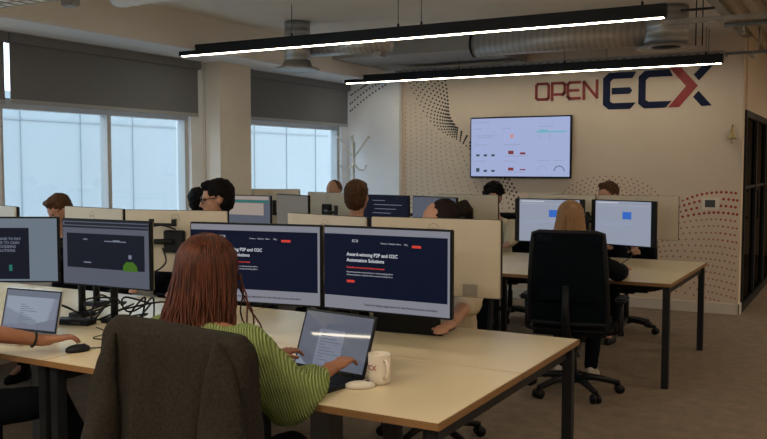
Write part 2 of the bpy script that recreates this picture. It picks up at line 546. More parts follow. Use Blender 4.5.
# ================================================================ WALL GRAPHICS
def dotmesh(dots, y):
    mb = MB()
    for (x, z, r) in dots:
        nn = 8
        mb.add([(x + r * math.cos(2 * PI * k / nn), y, z + r * math.sin(2 * PI * k / nn)) for k in range(nn)] +
               [(x + r * math.cos(2 * PI * k / nn), y + 0.0018, z + r * math.sin(2 * PI * k / nn)) for k in range(nn)],
               [tuple(range(nn))] + [(k, (k + 1) % nn, (k + 1) % nn + nn, k + nn) for k in range(nn)])
    return mb
def catmull(P, t):
    n = len(P) - 1
    s = min(max(t, 0), 0.9999) * n
    i = int(s); f = s - i
    g = lambda k: P[min(max(k, 0), n)]
    p0, p1, p2, p3 = g(i - 1), g(i), g(i + 1), g(i + 2)
    return tuple(0.5 * (2 * p1[j] + (p2[j] - p0[j]) * f + (2 * p0[j] - 5 * p1[j] + 4 * p2[j] - p3[j]) * f * f + (3 * p1[j] - p0[j] - 3 * p2[j] + p3[j]) * f ** 3) for j in range(len(p1)))
DY = BY - 0.0022
sw = thing('dot_swarm_decal', 'charcoal dot swarm sweeping down the wall left of the television', 'wall decal', (0, 0, 0))
low = [(-4.95, 2.62), (-4.86, 2.42), (-4.70, 2.15), (-4.50, 1.95), (-4.28, 1.84), (-4.12, 1.73), (-3.92, 1.56), (-3.76, 1.37), (-3.66, 1.2), (-3.6, 1.0)]
upp = [(-4.45, 2.62), (-4.42, 2.45), (-4.40, 2.28), (-4.38, 2.12), (-4.27, 1.97), (-4.02, 1.78), (-3.80, 1.60), (-3.64, 1.42), (-3.52, 1.24), (-3.44, 1.05)]
dk, md, pl = [], [], []
rows = 11
for i in range(rows):
    f = i / (rows - 1)
    for j in range(34):
        t = (j + 0.5 * (i % 2)) / 34
        a, b = catmull(low, t), catmull(upp, t)
        if t > 0.52 and i % 3: continue
        if 0.45 < t <= 0.52 and i % 2: continue
        r = 0.0105 + 0.004 * f - 0.003 * max(0, 0.4 - t)
        dk.append((a[0] + (b[0] - a[0]) * f, a[1] + (b[1] - a[1]) * f, r))
for i in range(19):
    x0 = -4.97 + i * 0.062
    for j in range(25):
        z = 2.28 - j * 0.052 - 0.018 * (i % 2)
        x = x0 + 0.07 * math.sin(j * 0.22 + i * 0.25) * (i / 12) + 0.02 * j * i / 19
        if x < -4.98: continue
        lim = None
        best = min(((x - catmull(low, q / 40)[0]) ** 2 + (z - catmull(low, q / 40)[1]) ** 2, q) for q in range(41))
        c = catmull(low, best[1] / 40)
        if x > c[0] - 0.035 and z > c[1] - 0.035: continue
        if x + z > c[0] + c[1] - 0.05: continue
        (md if i > 10 or j > 20 else pl).append((x, z, 0.0085))
dotmesh(dk, DY).build('dots', M['dot_dark'], sw)
dotmesh(md, DY).build('dots', M['dot_mid'], sw)
dotmesh(pl, DY).build('dots', M['dot_pale'], sw)
cd = []
for k, (P) in enumerate([[(-5.76, 2.31), (-5.60, 2.42), (-5.42, 2.52), (-5.26, 2.575)], [(-5.76, 2.22), (-5.60, 2.33), (-5.42, 2.44), (-5.24, 2.53)], [(-5.75, 2.42), (-5.6, 2.5), (-5.5, 2.55), (-5.4, 2.60)]]):
    for j in range(13):
        a = catmull(P, j / 12.5)
        cd.append((a[0], a[1], 0.0125))
tag(dotmesh(cd, DY).build('dot_row_decal', M['dot_dark']), 'short curved rows of dark dots in the corner above the coat stand', 'wall decal')
# red dots
rd = thing('red_dot_decal', 'red dots fanning out in rows under and around the thermostat', 'wall decal')
r1, r2 = [], []
for i in range(17):
    z_end = 1.245 - i * 0.072
    P = [(-1.90 - 0.012 * i, 1.085 - i * 0.055), (-1.72 - 0.01 * i, 1.15 - i * 0.058), (-1.52, 1.225 - i * 0.066), (-1.32, 1.255 - i * 0.070), (-1.14, z_end)]
    nn = 17 if i < 9 else 17
    for j in range(nn):
        t = (j + 0.5 * (i % 2)) / nn
        a = catmull(P, t)
        if a[1] < 0.13 or a[0] > -1.135: continue
        if -1.50 < a[0] < -1.32 and 1.05 < a[1] < 1.22: continue
        (r1 if i < 4 or t > 0.75 and i < 8 else r2).append((a[0], a[1], 0.0145 if i < 4 and t > 0.3 else 0.0105))
for i in range(17):
    for j in range(15):
        x = -2.62 + j * 0.048 + 0.024 * (i % 2)
        z = 1.02 - i * 0.052
        if x < -1.93: r2.append((x, z, 0.0085))
dotmesh(r1, DY).build('dots', M['dot_red'], rd)
dotmesh(r2, DY).build('dots', M['dot_pink'], rd)
dome = []
for i in range(7):
    rr = 1 - i * 0.11
    nn = 26 - i * 2
    for j in range(nn):
        th = PI * (j + 0.5 * (i % 2)) / (nn - 1)
        dome.append((-2.46 - 0.56 * rr * math.cos(th), 1.10 + 0.31 * rr * math.sin(th), 0.0095))
tag(dotmesh(dome, DY).build('dot_arch_decal', M['dot_pink']), 'faded red dots in an arch behind the head of the man on the right', 'wall decal')

# company sign
sg = thing('company_sign', 'OPEN ECX sign in red and navy letters on the wall', 'sign', (0, 0, 0))
def cw(cx, cy): return (-2.55 + ((cx / 3.835 + 525) - 603) * 0.01037, 2.535 - (cy - 36) * 0.0026)
SY0, SY1 = BY - 0.008, BY
def letter(polys, m, name='letter'):
    mb = MB()
    for p in polys:
        mb.prism([cw(*q) for q in p], SY0, SY1)
    return mb.build(name, m, sg)
letter([[(418, 64), (432, 38), (325, 38), (302, 60), (302, 72), (330, 76), (342, 64)], [(302, 72), (302, 160), (330, 156), (330, 76)], [(302, 160), (302, 170), (325, 190), (410, 190), (432, 164), (342, 164), (330, 156)], [(337, 101), (408, 101), (418, 114), (408, 128), (337, 128)]], M['logo_blue'])
letter([[(572, 64), (560, 36), (465, 38), (442, 60), (442, 72), (470, 76), (482, 64)], [(442, 72), (442, 160), (470, 156), (470, 76)], [(442, 160), (442, 170), (465, 190), (546, 189), (570, 163), (482, 163), (470, 156)]], M['logo_blue'])
letter([[(680, 28), (719, 28), (668, 86), (649, 62)], [(668, 127), (717, 186), (680, 188), (648, 150)]], M['logo_blue'])
letter([[(560, 32), (603, 32), (665, 106), (622, 106)], [(665, 106), (598, 188), (557, 188), (622, 106)]], M['logo_red'])
OX, OZ, LH = -3.31, 2.27, 0.175
def stroke_letter(paths, x):
    mb = MB()
    for p in paths:
        for (a, b) in zip(p[:-1], p[1:]):
            a = Vector((x + a[0], 0, OZ + a[1])); b = Vector((x + b[0], 0, OZ + b[1]))
            d = (b - a); L = d.length; ang = math.atan2(d.z, d.x)
            mt = Matrix.Translation(((a.x + b.x) / 2, BY - 0.004, (a.z + b.z) / 2)) @ Matrix.Rotation(-ang, 4, 'Y')
            mb.box((0, 0, 0), (L + 0.022, 0.008, 0.029), 0, 0, mt)
    return mb.build('letter', M['logo_red'], sg)
H, Wd = LH, 0.145
stroke_letter([[(0.02, 0), (Wd - 0.02, 0), (Wd, 0.02), (Wd, H - 0.02), (Wd - 0.02, H), (0.02, H), (0, H - 0.02), (0, 0.02), (0.02, 0)]], OX + 0.01)
stroke_letter([[(0, -0.01), (0, H), (Wd - 0.02, H), (Wd, H - 0.02), (Wd, 0.07), (Wd - 0.02, 0.05), (0.03, 0.05)]], OX + 0.195)
stroke_letter([[(Wd - 0.01, H), (0.02, H), (0, H - 0.02), (0, 0.02), (0.02, 0), (Wd - 0.01, 0)], [(0.02, H / 2), (Wd - 0.03, H / 2)]], OX + 0.375)
stroke_letter([[(0, -0.01), (0, H), (Wd, 0), (Wd, H + 0.01)]], OX + 0.555)

# television
tv = thing('wall_television', 'large wall mounted television showing a pale dashboard of charts', 'television', (-3.472, BY, 1.735))
MB().bx(-0.605, 0.605, -0.075, -0.035, -0.35, 0.35, 0.006).build('frame', M['black'], tv)
MB().bx(-0.25, 0.25, -0.035, 0, -0.15, 0.15).build('wall_bracket', M['black_metal'], tv)
scr = MB().bx(-0.59, 0.59, -0.0765, -0.073, -0.33, 0.335).build('screen', M['s_tv'], tv)
def tvp(mb, u0, u1, v0, v1):
    mb.bx(-0.59 + 1.18 * u0, -0.59 + 1.18 * u1, -0.0782, -0.077, 0.335 - 0.665 * v1, 0.335 - 0.665 * v0)
a = MB(); b = MB(); c = MB(); d = MB(); e = MB()
for v in (0.57, 0.84):
    for u, w in ((0.055, 0.035), (0.135, 0.035), (0.215, 0.035)):
        tvp(a, u, u + w, v + (0.05 if u > 0.1 or v < 0.6 else 0.02), v + 0.085)
for (u, v, w, h) in ((0.39, 0.56, 0.055, 0.06), (0.51, 0.59, 0.055, 0.035), (0.39, 0.85, 0.055, 0.05), (0.51, 0.875, 0.055, 0.02)):
    tvp(b, u, u + w, v, v + h)
tvp(c, 0.41, 0.44, 0.28, 0.34)
tvp(d, 0.67, 0.97, 0.235, 0.26)
tvp(d, 0.70, 0.78, 0.21, 0.235)
for (u, v, w) in ((0.02, 0.06, 0.18), (0.02, 0.17, 0.09), (0.33, 0.17, 0.08), (0.70, 0.15, 0.14), (0.06, 0.29, 0.18), (0.07, 0.32, 0.16), (0.03, 0.45, 0.14), (0.34, 0.45, 0.17), (0.03, 0.73, 0.13), (0.34, 0.73, 0.12), (0.36, 0.645, 0.24), (0.36, 0.92, 0.22), (0.68, 0.72, 0.12), (0.84, 0.72, 0.1)):
    tvp(e, u, u + w, v, v + 0.014)
for (u, v) in ((0.70, 0.28), (0.80, 0.28)):
    tvp(e, u, u + 0.006, v, v + 0.1)
a.build('bar_chart', M['s_tvink'], scr); b.build('bar_chart', M['s_tvred'], scr); c.build('bar_chart', M['s_tvor'], scr)
d.build('line_chart', M['s_tvteal'], scr); e.build('caption_lines', M['s_tvpale'], scr)
for u, m in ((0.73, 's_tvpale'), (0.90, 's_tvink')):
    g = MB()
    cx, cz = -0.59 + 1.18 * u, 0.335 - 0.665 * 0.91
    for k in range(14):
        t0, t1 = PI * k / 14, PI * (k + 1) / 14
        ro, ri = 0.062, 0.054
        g.add([(cx + rr * math.cos(tt), -0.0782, cz + rr * math.sin(tt)) for rr, tt in ((ri, t0), (ro, t0), (ro, t1), (ri, t1))], [(0, 1, 2, 3)])
    g.build('gauge', M[m], scr)

# thermostat and the brass bell and switch
th = thing('thermostat', 'small white thermostat with dark display on the right of the wall', 'thermostat', (-1.405, BY, 1.13))
MB().bx(-0.085, 0.085, -0.03, 0, -0.06, 0.065, 0.006).build('housing', M['bright_plastic'], th)
MB().bx(-0.055, 0.045, -0.033, -0.029, -0.03, 0.045).build('display', mat('thermostat_display', (0.05, 0.055, 0.06), 0.3), th)
bl = thing('brass_bell', 'small brass bell hanging on the wall near the partition', 'bell', (-1.21, BY, 1.85))
bl.scale = (0.75, 0.75, 0.75)
MB().tube([(0, 0, 0.10), (0, -0.07, 0.12), (0, -0.09, 0.07)], 0.008).build('bracket', M['brass'], bl)
MB().lathe([(0.008, 0.09), (0.02, 0.07), (0.03, 0.03), (0.035, -0.02), (0.06, -0.05), (0.055, -0.05), (0.02, -0.02)], (0, -0.09, -0.02), 18).build('bell_cup', M['brass'], bl)
MB().tube([(0, -0.09, -0.05), (0.0, -0.09, -0.12)], 0.005).ball((0, -0.09, -0.12), 0.012).build('clapper', M['brass'], bl)
MB().bx(-1.145, -1.122, BY - 0.035, BY - 0.001, 1.46, 1.64, 0.004).build('door_release_switch', M['white_plastic'], label='slim grey switch plate at the corner beside the glazed partition', cat='switch')

# coat stand
cs = thing('coat_stand', 'white coat stand with curved hooks in the corner by the window', 'coat stand', (-5.58, 9.22, 0))
wm = M['white_plastic']
MB().lathe([(0.20, 0), (0.20, 0.02), (0.03, 0.05), (0.024, 0.06)], n=24).build('base', wm, cs)
MB().tube([(0, 0, 0.04), (0, 0, 1.55), (0, 0, 1.80)], [0.02, 0.02, 0.028]).ball((0, 0, 1.80), 0.03).build('pole', wm, cs)
for k in range(4):
    a_ = k * PI / 2 + 0.5
    dx, dy = math.cos(a_), math.sin(a_)
    if dy > 0.8: dx, dy = dx, dy * 0.7
    MB().tube([(0, 0, 1.62), (dx * 0.06, dy * 0.06, 1.70), (dx * 0.13, dy * 0.13, 1.80), (dx * 0.19, dy * 0.19, 1.88)], 0.011, 8).ball((dx * 0.19, dy * 0.19, 1.88), 0.02).build('upper_hook', wm, cs)
    MB().tube([(0, 0, 1.56), (dx * 0.07, dy * 0.07, 1.48), (dx * 0.13, dy * 0.13, 1.47), (dx * 0.155, dy * 0.155, 1.52)], 0.009, 8).ball((dx * 0.155, dy * 0.155, 1.52), 0.016).build('lower_hook', wm, cs)

# ================================================================ CEILING EQUIPMENT
def pendant(y, x0, x1, label, wires):
    xc, h = (x0 + x1) / 2, (x1 - x0) / 2
    t = thing('linear_pendant_light', label, 'pendant light', (xc, y, 2.5), group='black linear pendant lights')
    MB().bx(-h, h, -0.03, 0.03, 0.006, 0.095, 0.003).build('housing', M['black_metal'], t)
    MB().bx(-h + 0.02, h - 0.02, -0.015, 0.015, 0.001, 0.010).build('diffuser', M['lamp'], t)
    for wx in wires:
        MB().tube([(wx - xc, 0, 0.09), (wx - xc, 0, CZ - 2.5)], 0.0025, 6).tube([(wx - xc, 0, 0.09), (wx - xc, 0, 0.12)], 0.009, 8).build('suspension_wire', M['black_metal'], t)
pendant(5.96, -5.41, -1.19, 'long black linear pendant light nearest the camera with white glow below', (-5.38, -4.2, -3.2, -3.0, -1.35))
pendant(8.88, -5.48, -1.24, 'black linear pendant light in front of the sign, farther and lower in the photo', (-5.3, -4.0, -2.8, -1.4))
pendant(3.05, -5.41, -1.19, 'black linear pendant light over the front desk, above the picture', (-5.2, -1.4))
pendant(0.1, -5.41, -1.19, 'black linear pendant light behind the viewer', (-5.2, -1.4))
for (x, y) in FILL_LAMPS:  # added fill panels, all outside the view, there for their light
    t = thing('added_fill_panel', 'square fill panel added on the ceiling out of view', 'ceiling light', (x, y, CZ), group='added fill panels')
    MB().bx(-0.31, 0.31, -0.31, 0.31, -0.015, 0).build('frame', M['white_plastic'], t)
    MB().bx(-0.29, 0.29, -0.29, 0.29, -0.018, -0.014).build('diffuser', M['panel'], t)

# ducts
du = thing('ventilation_duct', 'galvanised spiral duct ending in a round drop above the sign', 'air duct', (-2.5, 7.6, 2.66))
MB().tube([(-0.76, 0, 0), (0.86, 0, 0)], 0.112, 32).build('horizontal_run', M['galv'], du)
MB().tube([(-0.775, 0, 0), (-0.755, 0, 0)], 0.118, 32).build('end_cap', M['black_metal'], du)
MB().lathe([(0.18, -0.14), (0.18, 0.19)], (0.98, 0, 0.005), 32).build('drop', M['galv_v'], du)
MB().lathe([(0.10, -0.125), (0.16, -0.135), (0.24, -0.15), (0.245, -0.14), (0.18, -0.115)], (0.98, 0, 0), 32).build('diffuser_ring', M['galv_plain'], du)
MB().lathe([(0.02, -0.15), (0.12, -0.14), (0.12, -0.13), (0.02, -0.13)], (0.98, 0, 0), 28).build('diffuser_cone', M['black_metal'], du)
for k in (-0.4, 0.3):
    MB().tube([(k, 0, 0.11), (k, 0, 0.2)], 0.004, 6).build('hanger', M['black_metal'], du)
d2 = thing('ventilation_duct', 'short spiral duct with bell diffuser above the smaller blind', 'air duct', (-4.66, 6.7, 2.60))
MB().tube([(0.05, 0.15, 0.03), (0.9, 0.15, 0.03)], 0.085, 28).build('horizontal_run', M['galv'], d2)
MB().lathe([(0.12, -0.15), (0.12, 0.25)], (0, 0, 0), 28).build('drop', M['galv_v'], d2)
MB().lathe([(0.12, -0.10), (0.14, -0.15), (0.21, -0.175), (0.205, -0.185), (0.08, -0.17)], (0, 0, 0), 28).build('diffuser_ring', M['galv_plain'], d2)
MB().bx(0.75, 0.83, 0.10, 0.20, -0.1, -0.05).build('duct_strap', M['galv_plain'], d2)
struct('ceiling_box', MB().bx(-5.2, -3.42, 8.15, BY, 2.70, CZ), M['grey_box'])
tr = thing('cable_tray', 'perforated steel cable tray running above the far pendant light', 'cable tray', (-3.0, 9.15, 2.60))
tb = MB()
tb.bx(-1.9, 1.75, -0.1, 0.1, 0, 0.004).bx(-1.9, 1.75, -0.104, -0.1, 0, 0.05).bx(-1.9, 1.75, 0.1, 0.104, 0, 0.05)
tb.build('tray', M['galv_plain'], tr)
sl = MB()
for k in range(40):
    sl.bx(-1.85 + k * 0.09, -1.81 + k * 0.09, -0.1055, -0.104, 0.022, 0.028)
    sl.bx(-1.85 + k * 0.09, -1.81 + k * 0.09, -0.07, 0.07, -0.0015, 0.0)
sl.build('slots', M['black'], tr)
for k in (-1.6, -0.5, 0.6, 1.6):
    MB().tube([(k, -0.11, 0), (k, -0.11, 0.26)], 0.006, 6).build('hanger_rod', M['galv_plain'], tr)
cb = MB()
for k in range(4):
    cb.tube([(-1.85 + q * 0.3, -0.05 + k * 0.03 + 0.01 * math.sin(q * 1.7 + k), 0.012 + 0.006 * (k % 2)) for q in range(13)], 0.006, 6)
cb.build('cables', M['black'], tr)
st = thing('strut_rail', 'steel strut rail with threaded rods at the right end of the near pendant', 'strut', (-1.25, 7.3, 2.66))
MB().bx(-0.25, 0.6, -0.02, 0.02, 0.0, 0.04).build('rail', M['galv_plain'], st)
MB().bx(-0.1, 0.16, -0.02, 0.02, 0.10, 0.115).build('rail', M['black_metal'], st)
for k in (0.02, 0.07):
    MB().tube([(k, 0, -0.18), (k, 0, 0.2)], 0.005, 6).build('threaded_rod', M['black_metal'], st)
pp = thing('sprinkler_pipe', 'grey sprinkler pipe under the steel decking at top right', 'pipe', (-0.1, 7.9, 2.72))
MB().tube([(-1.0, 0, 0), (2.0, 0.0, 0.0)], 0.022, 12).build('pipe', M['galv_plain'], pp)
MB().tube([(-0.85, 0, 0), (-0.85, 0, -0.07)], 0.01, 8).ball((-0.85, 0, -0.08), 0.02).build('sprinkler_head', M['alu'], pp)
p2 = thing('conduit', 'thin steel conduit on a bracket beside the wall corner', 'pipe', (-1.0, 9.0, 2.62))
MB().tube([(-0.25, 0.1, 0), (1.2, 0.1, 0)], 0.014, 10).build('pipe', M['galv_plain'], p2)
MB().tube([(0.05, 0.1, 0), (0.05, 0.1, 0.24)], 0.006, 6).build('hanger_rod', M['galv_plain'], p2)
MB().ball((0.0, 0.1, -0.03), 0.03).build('junction_box', M['alu'], p2)
g_o = thing('ceiling_grille', 'pale suspended grid panel at the very top left corner of the photo', 'grille', (-4.4, 3.35, 2.55))
MB().bx(-0.75, 0.75, -0.405, 0.405, 0.0, 0.02).build('panel', M['cool_daylight'], g_o)
gr = MB()
for k in range(16):
    gr.bx(-0.75 + k * 0.0993, -0.742 + k * 0.0993, -0.405, 0.405, -0.006, 0.0)
for k in range(9):
    gr.bx(-0.75, 0.75, -0.405 + k * 0.1, -0.397 + k * 0.1, -0.006, 0.0)
gr.build('grid_bars', M['grey_box'], g_o)
for sx in (-0.7, 0.7):
    for sy in (-0.36, 0.36):
        MB().tube([(sx, sy, 0.02), (sx, sy, CZ - 2.55)], 0.003, 6).build('hanger_wire', M['black_metal'], g_o)
MB().bx(-4.60, -4.50, 3.94, 4.02, 2.56, CZ, 0.008).build('ceiling_sensor', M['galv_plain'], label='small dark box hanging from the ceiling beside the grid panel', cat='sensor')
d3 = thing('ventilation_duct', 'pale flexible duct crossing the top edge of the photo left of the near pendant', 'air duct', (-3.95, 4.40, 2.735))
MB().tube([(-0.62 + 0.05 * k, 0.01 * math.sin(k), 0) for k in range(26)], [0.112 + 0.006 * (k % 2) for k in range(26)], 24).build('hose', M['cool_daylight'], d3)

# ================================================================ DESKS
DZ = 0.73
def bench(x0, x1, y0, y1, label, group):
    t = thing('bench_desk', label, 'desk', ((x0 + x1) / 2, (y0 + y1) / 2, 0), group=group)
    w, d = (x1 - x0) / 2, (y1 - y0) / 2
    for s in (-1, 1):
        a, b = (s * d, s * 0.004)
        yy0, yy1 = min(a, b), max(a, b)
        top = MB().bx(-w + 0.003, w - 0.003, yy0 + 0.001, yy1 - 0.001, DZ - 0.024, DZ, 0.0015).build('worktop', M['desk'], t)
        eb = MB()
        ye = s * d
        eb.bx(-w, w, ye - 0.002, ye + 0.002, DZ - 0.0245, DZ - 0.0012)
        for q in (-1, 1):
            eb.bx(q * w - 0.0025, q * w + 0.0025, yy0, yy1, DZ - 0.0245, DZ - 0.0012)
        eb.build('edge_band', M['ply'], top)
    for sx in (-1, 1):
        for sy in (-1, 1):
            MB().box((sx * (w - 0.035), sy * (d - 0.045), (DZ - 0.026) / 2), (0.045, 0.05, DZ - 0.026), 0, 0.003).build('leg', M['black_metal'], t)
        MB().bx(sx * (w - 0.05) - 0.015, sx * (w - 0.05) + 0.015, -d + 0.07, d - 0.07, DZ - 0.085, DZ - 0.026, 0.002).build('end_rail', M['black_metal'], t)
    for sy in (-1, 1):
        MB().bx(-w + 0.06, w - 0.06, sy * (d - 0.18) - 0.015, sy * (d - 0.18) + 0.015, DZ - 0.066, DZ - 0.026).build('long_rail', M['black_metal'], t)
    MB().loft([[(sx * a_, sy * 0.05, z) for sx, sy in ((-1, -1), (1, -1), (1, 1), (-1, 1))] for a_, z in ((0.085, 0.0), (0.055, 0.05), (0.05, DZ - 0.03))], smooth=False).build('cable_riser', M['grey_riser'], t)
    return t
GA, GB = 'bench desks of the front row', 'bench desks of the back row'
bench(-2.94, -1.14, 2.39, 3.89, 'front desk with the mug, green-sweatered woman and two navy screens', GA)
bench(-4.74, -2.942, 2.39, 3.89, 'front row desk at the left with the silver laptop', GA)
bench(-5.75, -4.742, 2.39, 3.89, 'front row desk beyond the left edge against the window', GA)
bench(-2.94, -1.14, 6.02, 7.53, 'rear desk on the right where the blonde woman sits', GB)
bench(-4.74, -2.942, 6.02, 7.53, 'middle desk of the rear row under the dark screen', GB)
bench(-5.75, -4.742, 6.02, 7.53, 'rear row desk next to the window wall', GB)

# ================================================================ MONITORS
def rect(mb, W, Ht, u0, u1, v0, v1, layer=1):
    yy = -0.0135 - 0.0006 * layer
    mb.add([(-W / 2 + W * u0, yy, Ht * (1 - v1)), (-W / 2 + W * u1, yy, Ht * (1 - v1)), (-W / 2 + W * u1, yy, Ht * (1 - v0)), (-W / 2 + W * u0, yy, Ht * (1 - v0))], [(0, 1, 2, 3)])
def website(scr, W, Ht):
    SW, SH = W - 0.016, Ht - 0.016
    def T(mb, s, size, u, v, bold=0.0): add_text(mb, s, size, -SW / 2 + SW * u, -0.0158, 0.008 + SH * (1 - v), 'LEFT', bold)
    nv = MB(); rect(nv, SW, SH, 0.0, 0.985, 0.075, 0.84); nv.v = [(x, y, z + 0.008) for x, y, z in nv.v]
    nv.build('web_page', M['s_navy'], scr)
    gl = MB()
    for (u0, u1, v0, v1) in ((0.60, 0.95, 0.12, 0.62),):
        g = MB(); rect(g, SW, SH, u0, u1, v0, v1, 2)
    t1 = MB()
    T(t1, 'Award-winning P2P and O2C', 0.0205, 0.19, 0.34, 0.0004)
    T(t1, 'Automation Solutions', 0.0205, 0.19, 0.41, 0.0004)
    T(t1, 'ECX', 0.016, 0.235, 0.17)
    t1.build('heading_text', M['s_text'], scr)
    t2 = MB()
    for k, s in enumerate(('Products', 'Solutions', 'About', 'Blog')):
        T(t2, s, 0.0085, 0.47 + 0.062 * k, 0.180)
    for k in range(2):
        T(t2, 'Automate purchase to pay and order to cash processing with us', 0.0085, 0.19, 0.545 + 0.034 * k)
    t2.build('small_text', M['s_text'], scr)
    t3 = MB()
    T(t3, 'Streamline and automate finance processes', 0.0105, 0.19, 0.49, 0.0003)
    rect(t3, SW, SH, 0.715, 0.785, 0.155, 0.185, 2)
    rect(t3, SW, SH, 0.19, 0.255, 0.615, 0.645, 2)
    t3.build('red_buttons', M['s_red'], scr)
    t4 = MB()
    T(t4, 'Trusted by leading organisations for their financial process automation', 0.012, 0.33, 0.94, 0.0003)
    t4.build('footer_text', M['s_dark'], scr)
    t5 = MB(); rect(t5, SW, SH, 0.07, 0.13, 0.035, 0.045, 1); rect(t5, SW, SH, 0.80, 0.93, 0.035, 0.045, 1)
    t5.build('browser_bar', M['s_dimtext'], scr)
def monitor(name_label, pl, pr, ztop, face=-1, Ht=0.36, screen='s_white', content=None, back='silver', roll=0.0, side=0.008, group=None, chin=0.008):
    pl, pr = Vector(pl), Vector(pr)
    c = (pl + pr) / 2
    W = (pr - pl).length - 0.004
    ang = math.atan2(pr.y - pl.y, pr.x - pl.x)
    if face > 0: ang += PI
    t = thing('monitor', name_label, 'monitor', (c.x, c.y, ztop - Ht), ang, group)
    if roll: t.rotation_euler = (0, roll, ang)
    MB().bx(-W / 2, W / 2, -0.012, 0.014, 0, Ht, 0.004).build('housing', M['black'], t)
    MB().bx(-W / 2 + 0.002, W / 2 - 0.002, 0.006, 0.018, 0.002, Ht - 0.002, 0.003).build('back_cover', M[back], t)
    hub = MB().box((0, 0.032, Ht * 0.5), (0.13, 0.03, 0.13), 0, 0.006).build('arm_mount', M['black'], t)
    s = MB().bx(-W / 2 + side, W / 2 - side, -0.0135, -0.011, chin, Ht - 0.008).build('screen', M[screen], t)
    if back == 'silver':
        lg = MB()
        rr = 0.027
        lg.loft([[(rr2 * math.cos(2 * PI * k / 24), yy, Ht * 0.86 + rr2 * math.sin(2 * PI * k / 24)) for k in range(24)] for rr2, yy in ((rr, 0.0178), (rr, 0.0188), (rr - 0.0022, 0.0188), (rr - 0.0022, 0.0178))], smooth=False, cap=False)
        vs, fs = text_mesh('DELL', 0.016, 0, 'CENTER', 0.0004)
        lg.add([(-x, 0.0188, z + Ht * 0.86 - 0.005) for x, y, z in vs], fs)
        lg.build('maker_logo', M['logo_grey'], t)
        st_ = MB()
        st_.bx(-W * 0.2, -W * 0.2 + 0.06, 0.0185, 0.0195, 0.012, 0.07)
    if content == 'site': website(s, W, Ht)
    SW, SH = W - 2 * side, Ht - 0.008 - chin
    def P(m, nm, rs, layer=1):
        mb = MB()
        for r_ in rs: rect(mb, SW, SH, *r_, layer)
        mb.v = [(x, y, z + chin) for x, y, z in mb.v]
        return mb.build(nm, M[m], s)
    if content == 'left_page':
        P('s_black', 'web_page', [(0.0, 0.74, 0.15, 0.97)])
        tm = MB()
        for k, q in enumerate(('PURCHASE TO PAY', 'ORDER TO CASH', 'PROCESSING', 'SOLUTIONS')):
            add_text(tm, q, 0.0185, -SW / 2 + SW * 0.52, -0.0158, 0.008 + SH * (0.655 - 0.062 * k), 'CENTER', 0.0004)
        tm.build('heading_text', M['s_dimtext'], s)
        P('s_teal', 'page_picture', [(0.55, 0.58, 0.74, 0.84)], 2)
    if content == 'left_dark':
        P('s_dark', 'browser_bar', [(0, 1, 0.0, 0.015), (0, 1, 0.085, 0.115), (0.02, 1, 0.03, 0.07)])
        P('s_black', 'web_page', [(0.05, 0.955, 0.20, 0.74)])
        P('s_dimtext', 'small_text', [(0.25, 0.30, 0.28, 0.30), (0.50, 0.75, 0.30, 0.315), (0.25, 0.34, 0.64, 0.66), (0.60, 0.68, 0.285, 0.30)], 2)
        g = MB(); yy = -0.0158
        cx, cz = SW * 0.29, SH * 0.30
        g.add([(cx - 0.045, yy, SH * 0.275), (cx + 0.05, yy, SH * 0.275), (cx + 0.045, yy, SH * 0.36), (cx + 0.02, yy, SH * 0.42), (cx - 0.02, yy, SH * 0.42), (cx - 0.042, yy, SH * 0.36)], [(0, 1, 2, 3, 4, 5)])
        g.build('page_picture', M['s_green'], s)
        P('s_dimtext', 'page_picture', [(0.775, 0.81, 0.50, 0.56)], 2)
    if content == 'doc':
        P('s_blue', 'blue_dialog', [(0.50, 0.66, 0.24, 0.41)])
        P('s_text', 'window_area', [(0.04, 0.42, 0.03, 0.05), (0.03, 0.97, 0.10, 0.103)], 1)
        P('s_tvpale', 'small_text', [(0.05, 0.3, 0.5, 0.51), (0.05, 0.36, 0.55, 0.56), (0.3, 0.7, 0.48, 0.49), (0.3, 0.66, 0.52, 0.53)], 1)
    if content == 'code':
        P('s_dimtext', 'small_text', [(0.3 + 0.02 * (k % 3), 0.55 + 0.11 * ((k * 7) % 4), 0.12 + k * 0.11, 0.135 + k * 0.11) for k in range(7)])
    if content == 'sheet':
        P('s_beige', 'document_area', [(0.0, 0.98, 0.0, 0.10), (0.0, 0.90, 0.19, 0.52)])
        P('s_teal', 'green_header', [(0.0, 0.98, 0.12, 0.17)])
    return t
def arm(label, post, mons, base_z=DZ, rod=0.42):
    t = thing('monitor_stand', label, 'monitor arm', (post[0], post[1], base_z))
    MB().lathe([(0.019, 0), (0.019, rod)], n=14).build('post', M['black_metal'], t)
    MB().box((0, 0, 0.012), (0.09, 0.11, 0.024), 0, 0.004).build('desk_clamp', M['black_metal'], t)
    for (mx, my, mz) in mons:
        dx, dy, dz = mx - post[0], my - post[1], mz - base_z
        k = Vector((-dy, dx, 0)) * 0.12
        MB().tube([(0, 0, dz), (dx * 0.5 + k.x, dy * 0.5 + k.y, dz), (dx, dy, dz)], 0.016, 10).build('arm_link', M['black_metal'], t)
def mountpt(m):
    m_ = m.matrix_basis @ Vector((0, 0.05, 0.18))
    return (m_.x, m_.y, m_.z)
GM = 'monitors'
m1 = monitor('left of the two large navy website screens in front of the red-haired woman', (-2.715, 3.04), (-2.055, 3.14), 1.272, content='site')
m2 = monitor('right of the two large navy website screens, nearest the mug', (-2.035, 3.12), (-1.425, 3.12), 1.275, content='site')
arm('black monitor arm carrying the two navy website screens', (-2.13, 3.32), [mountpt(m1), mountpt(m2)])
K = 0.92
l1 = monitor('screen with a dark page panel cut by the left edge of the photo', (-4.39 * K, 2.97 * K), (-3.85 * K, 3.26 * K), 1.53 - 0.28 * K, Ht=0.36 * K, screen='s_grey', content='left_page')
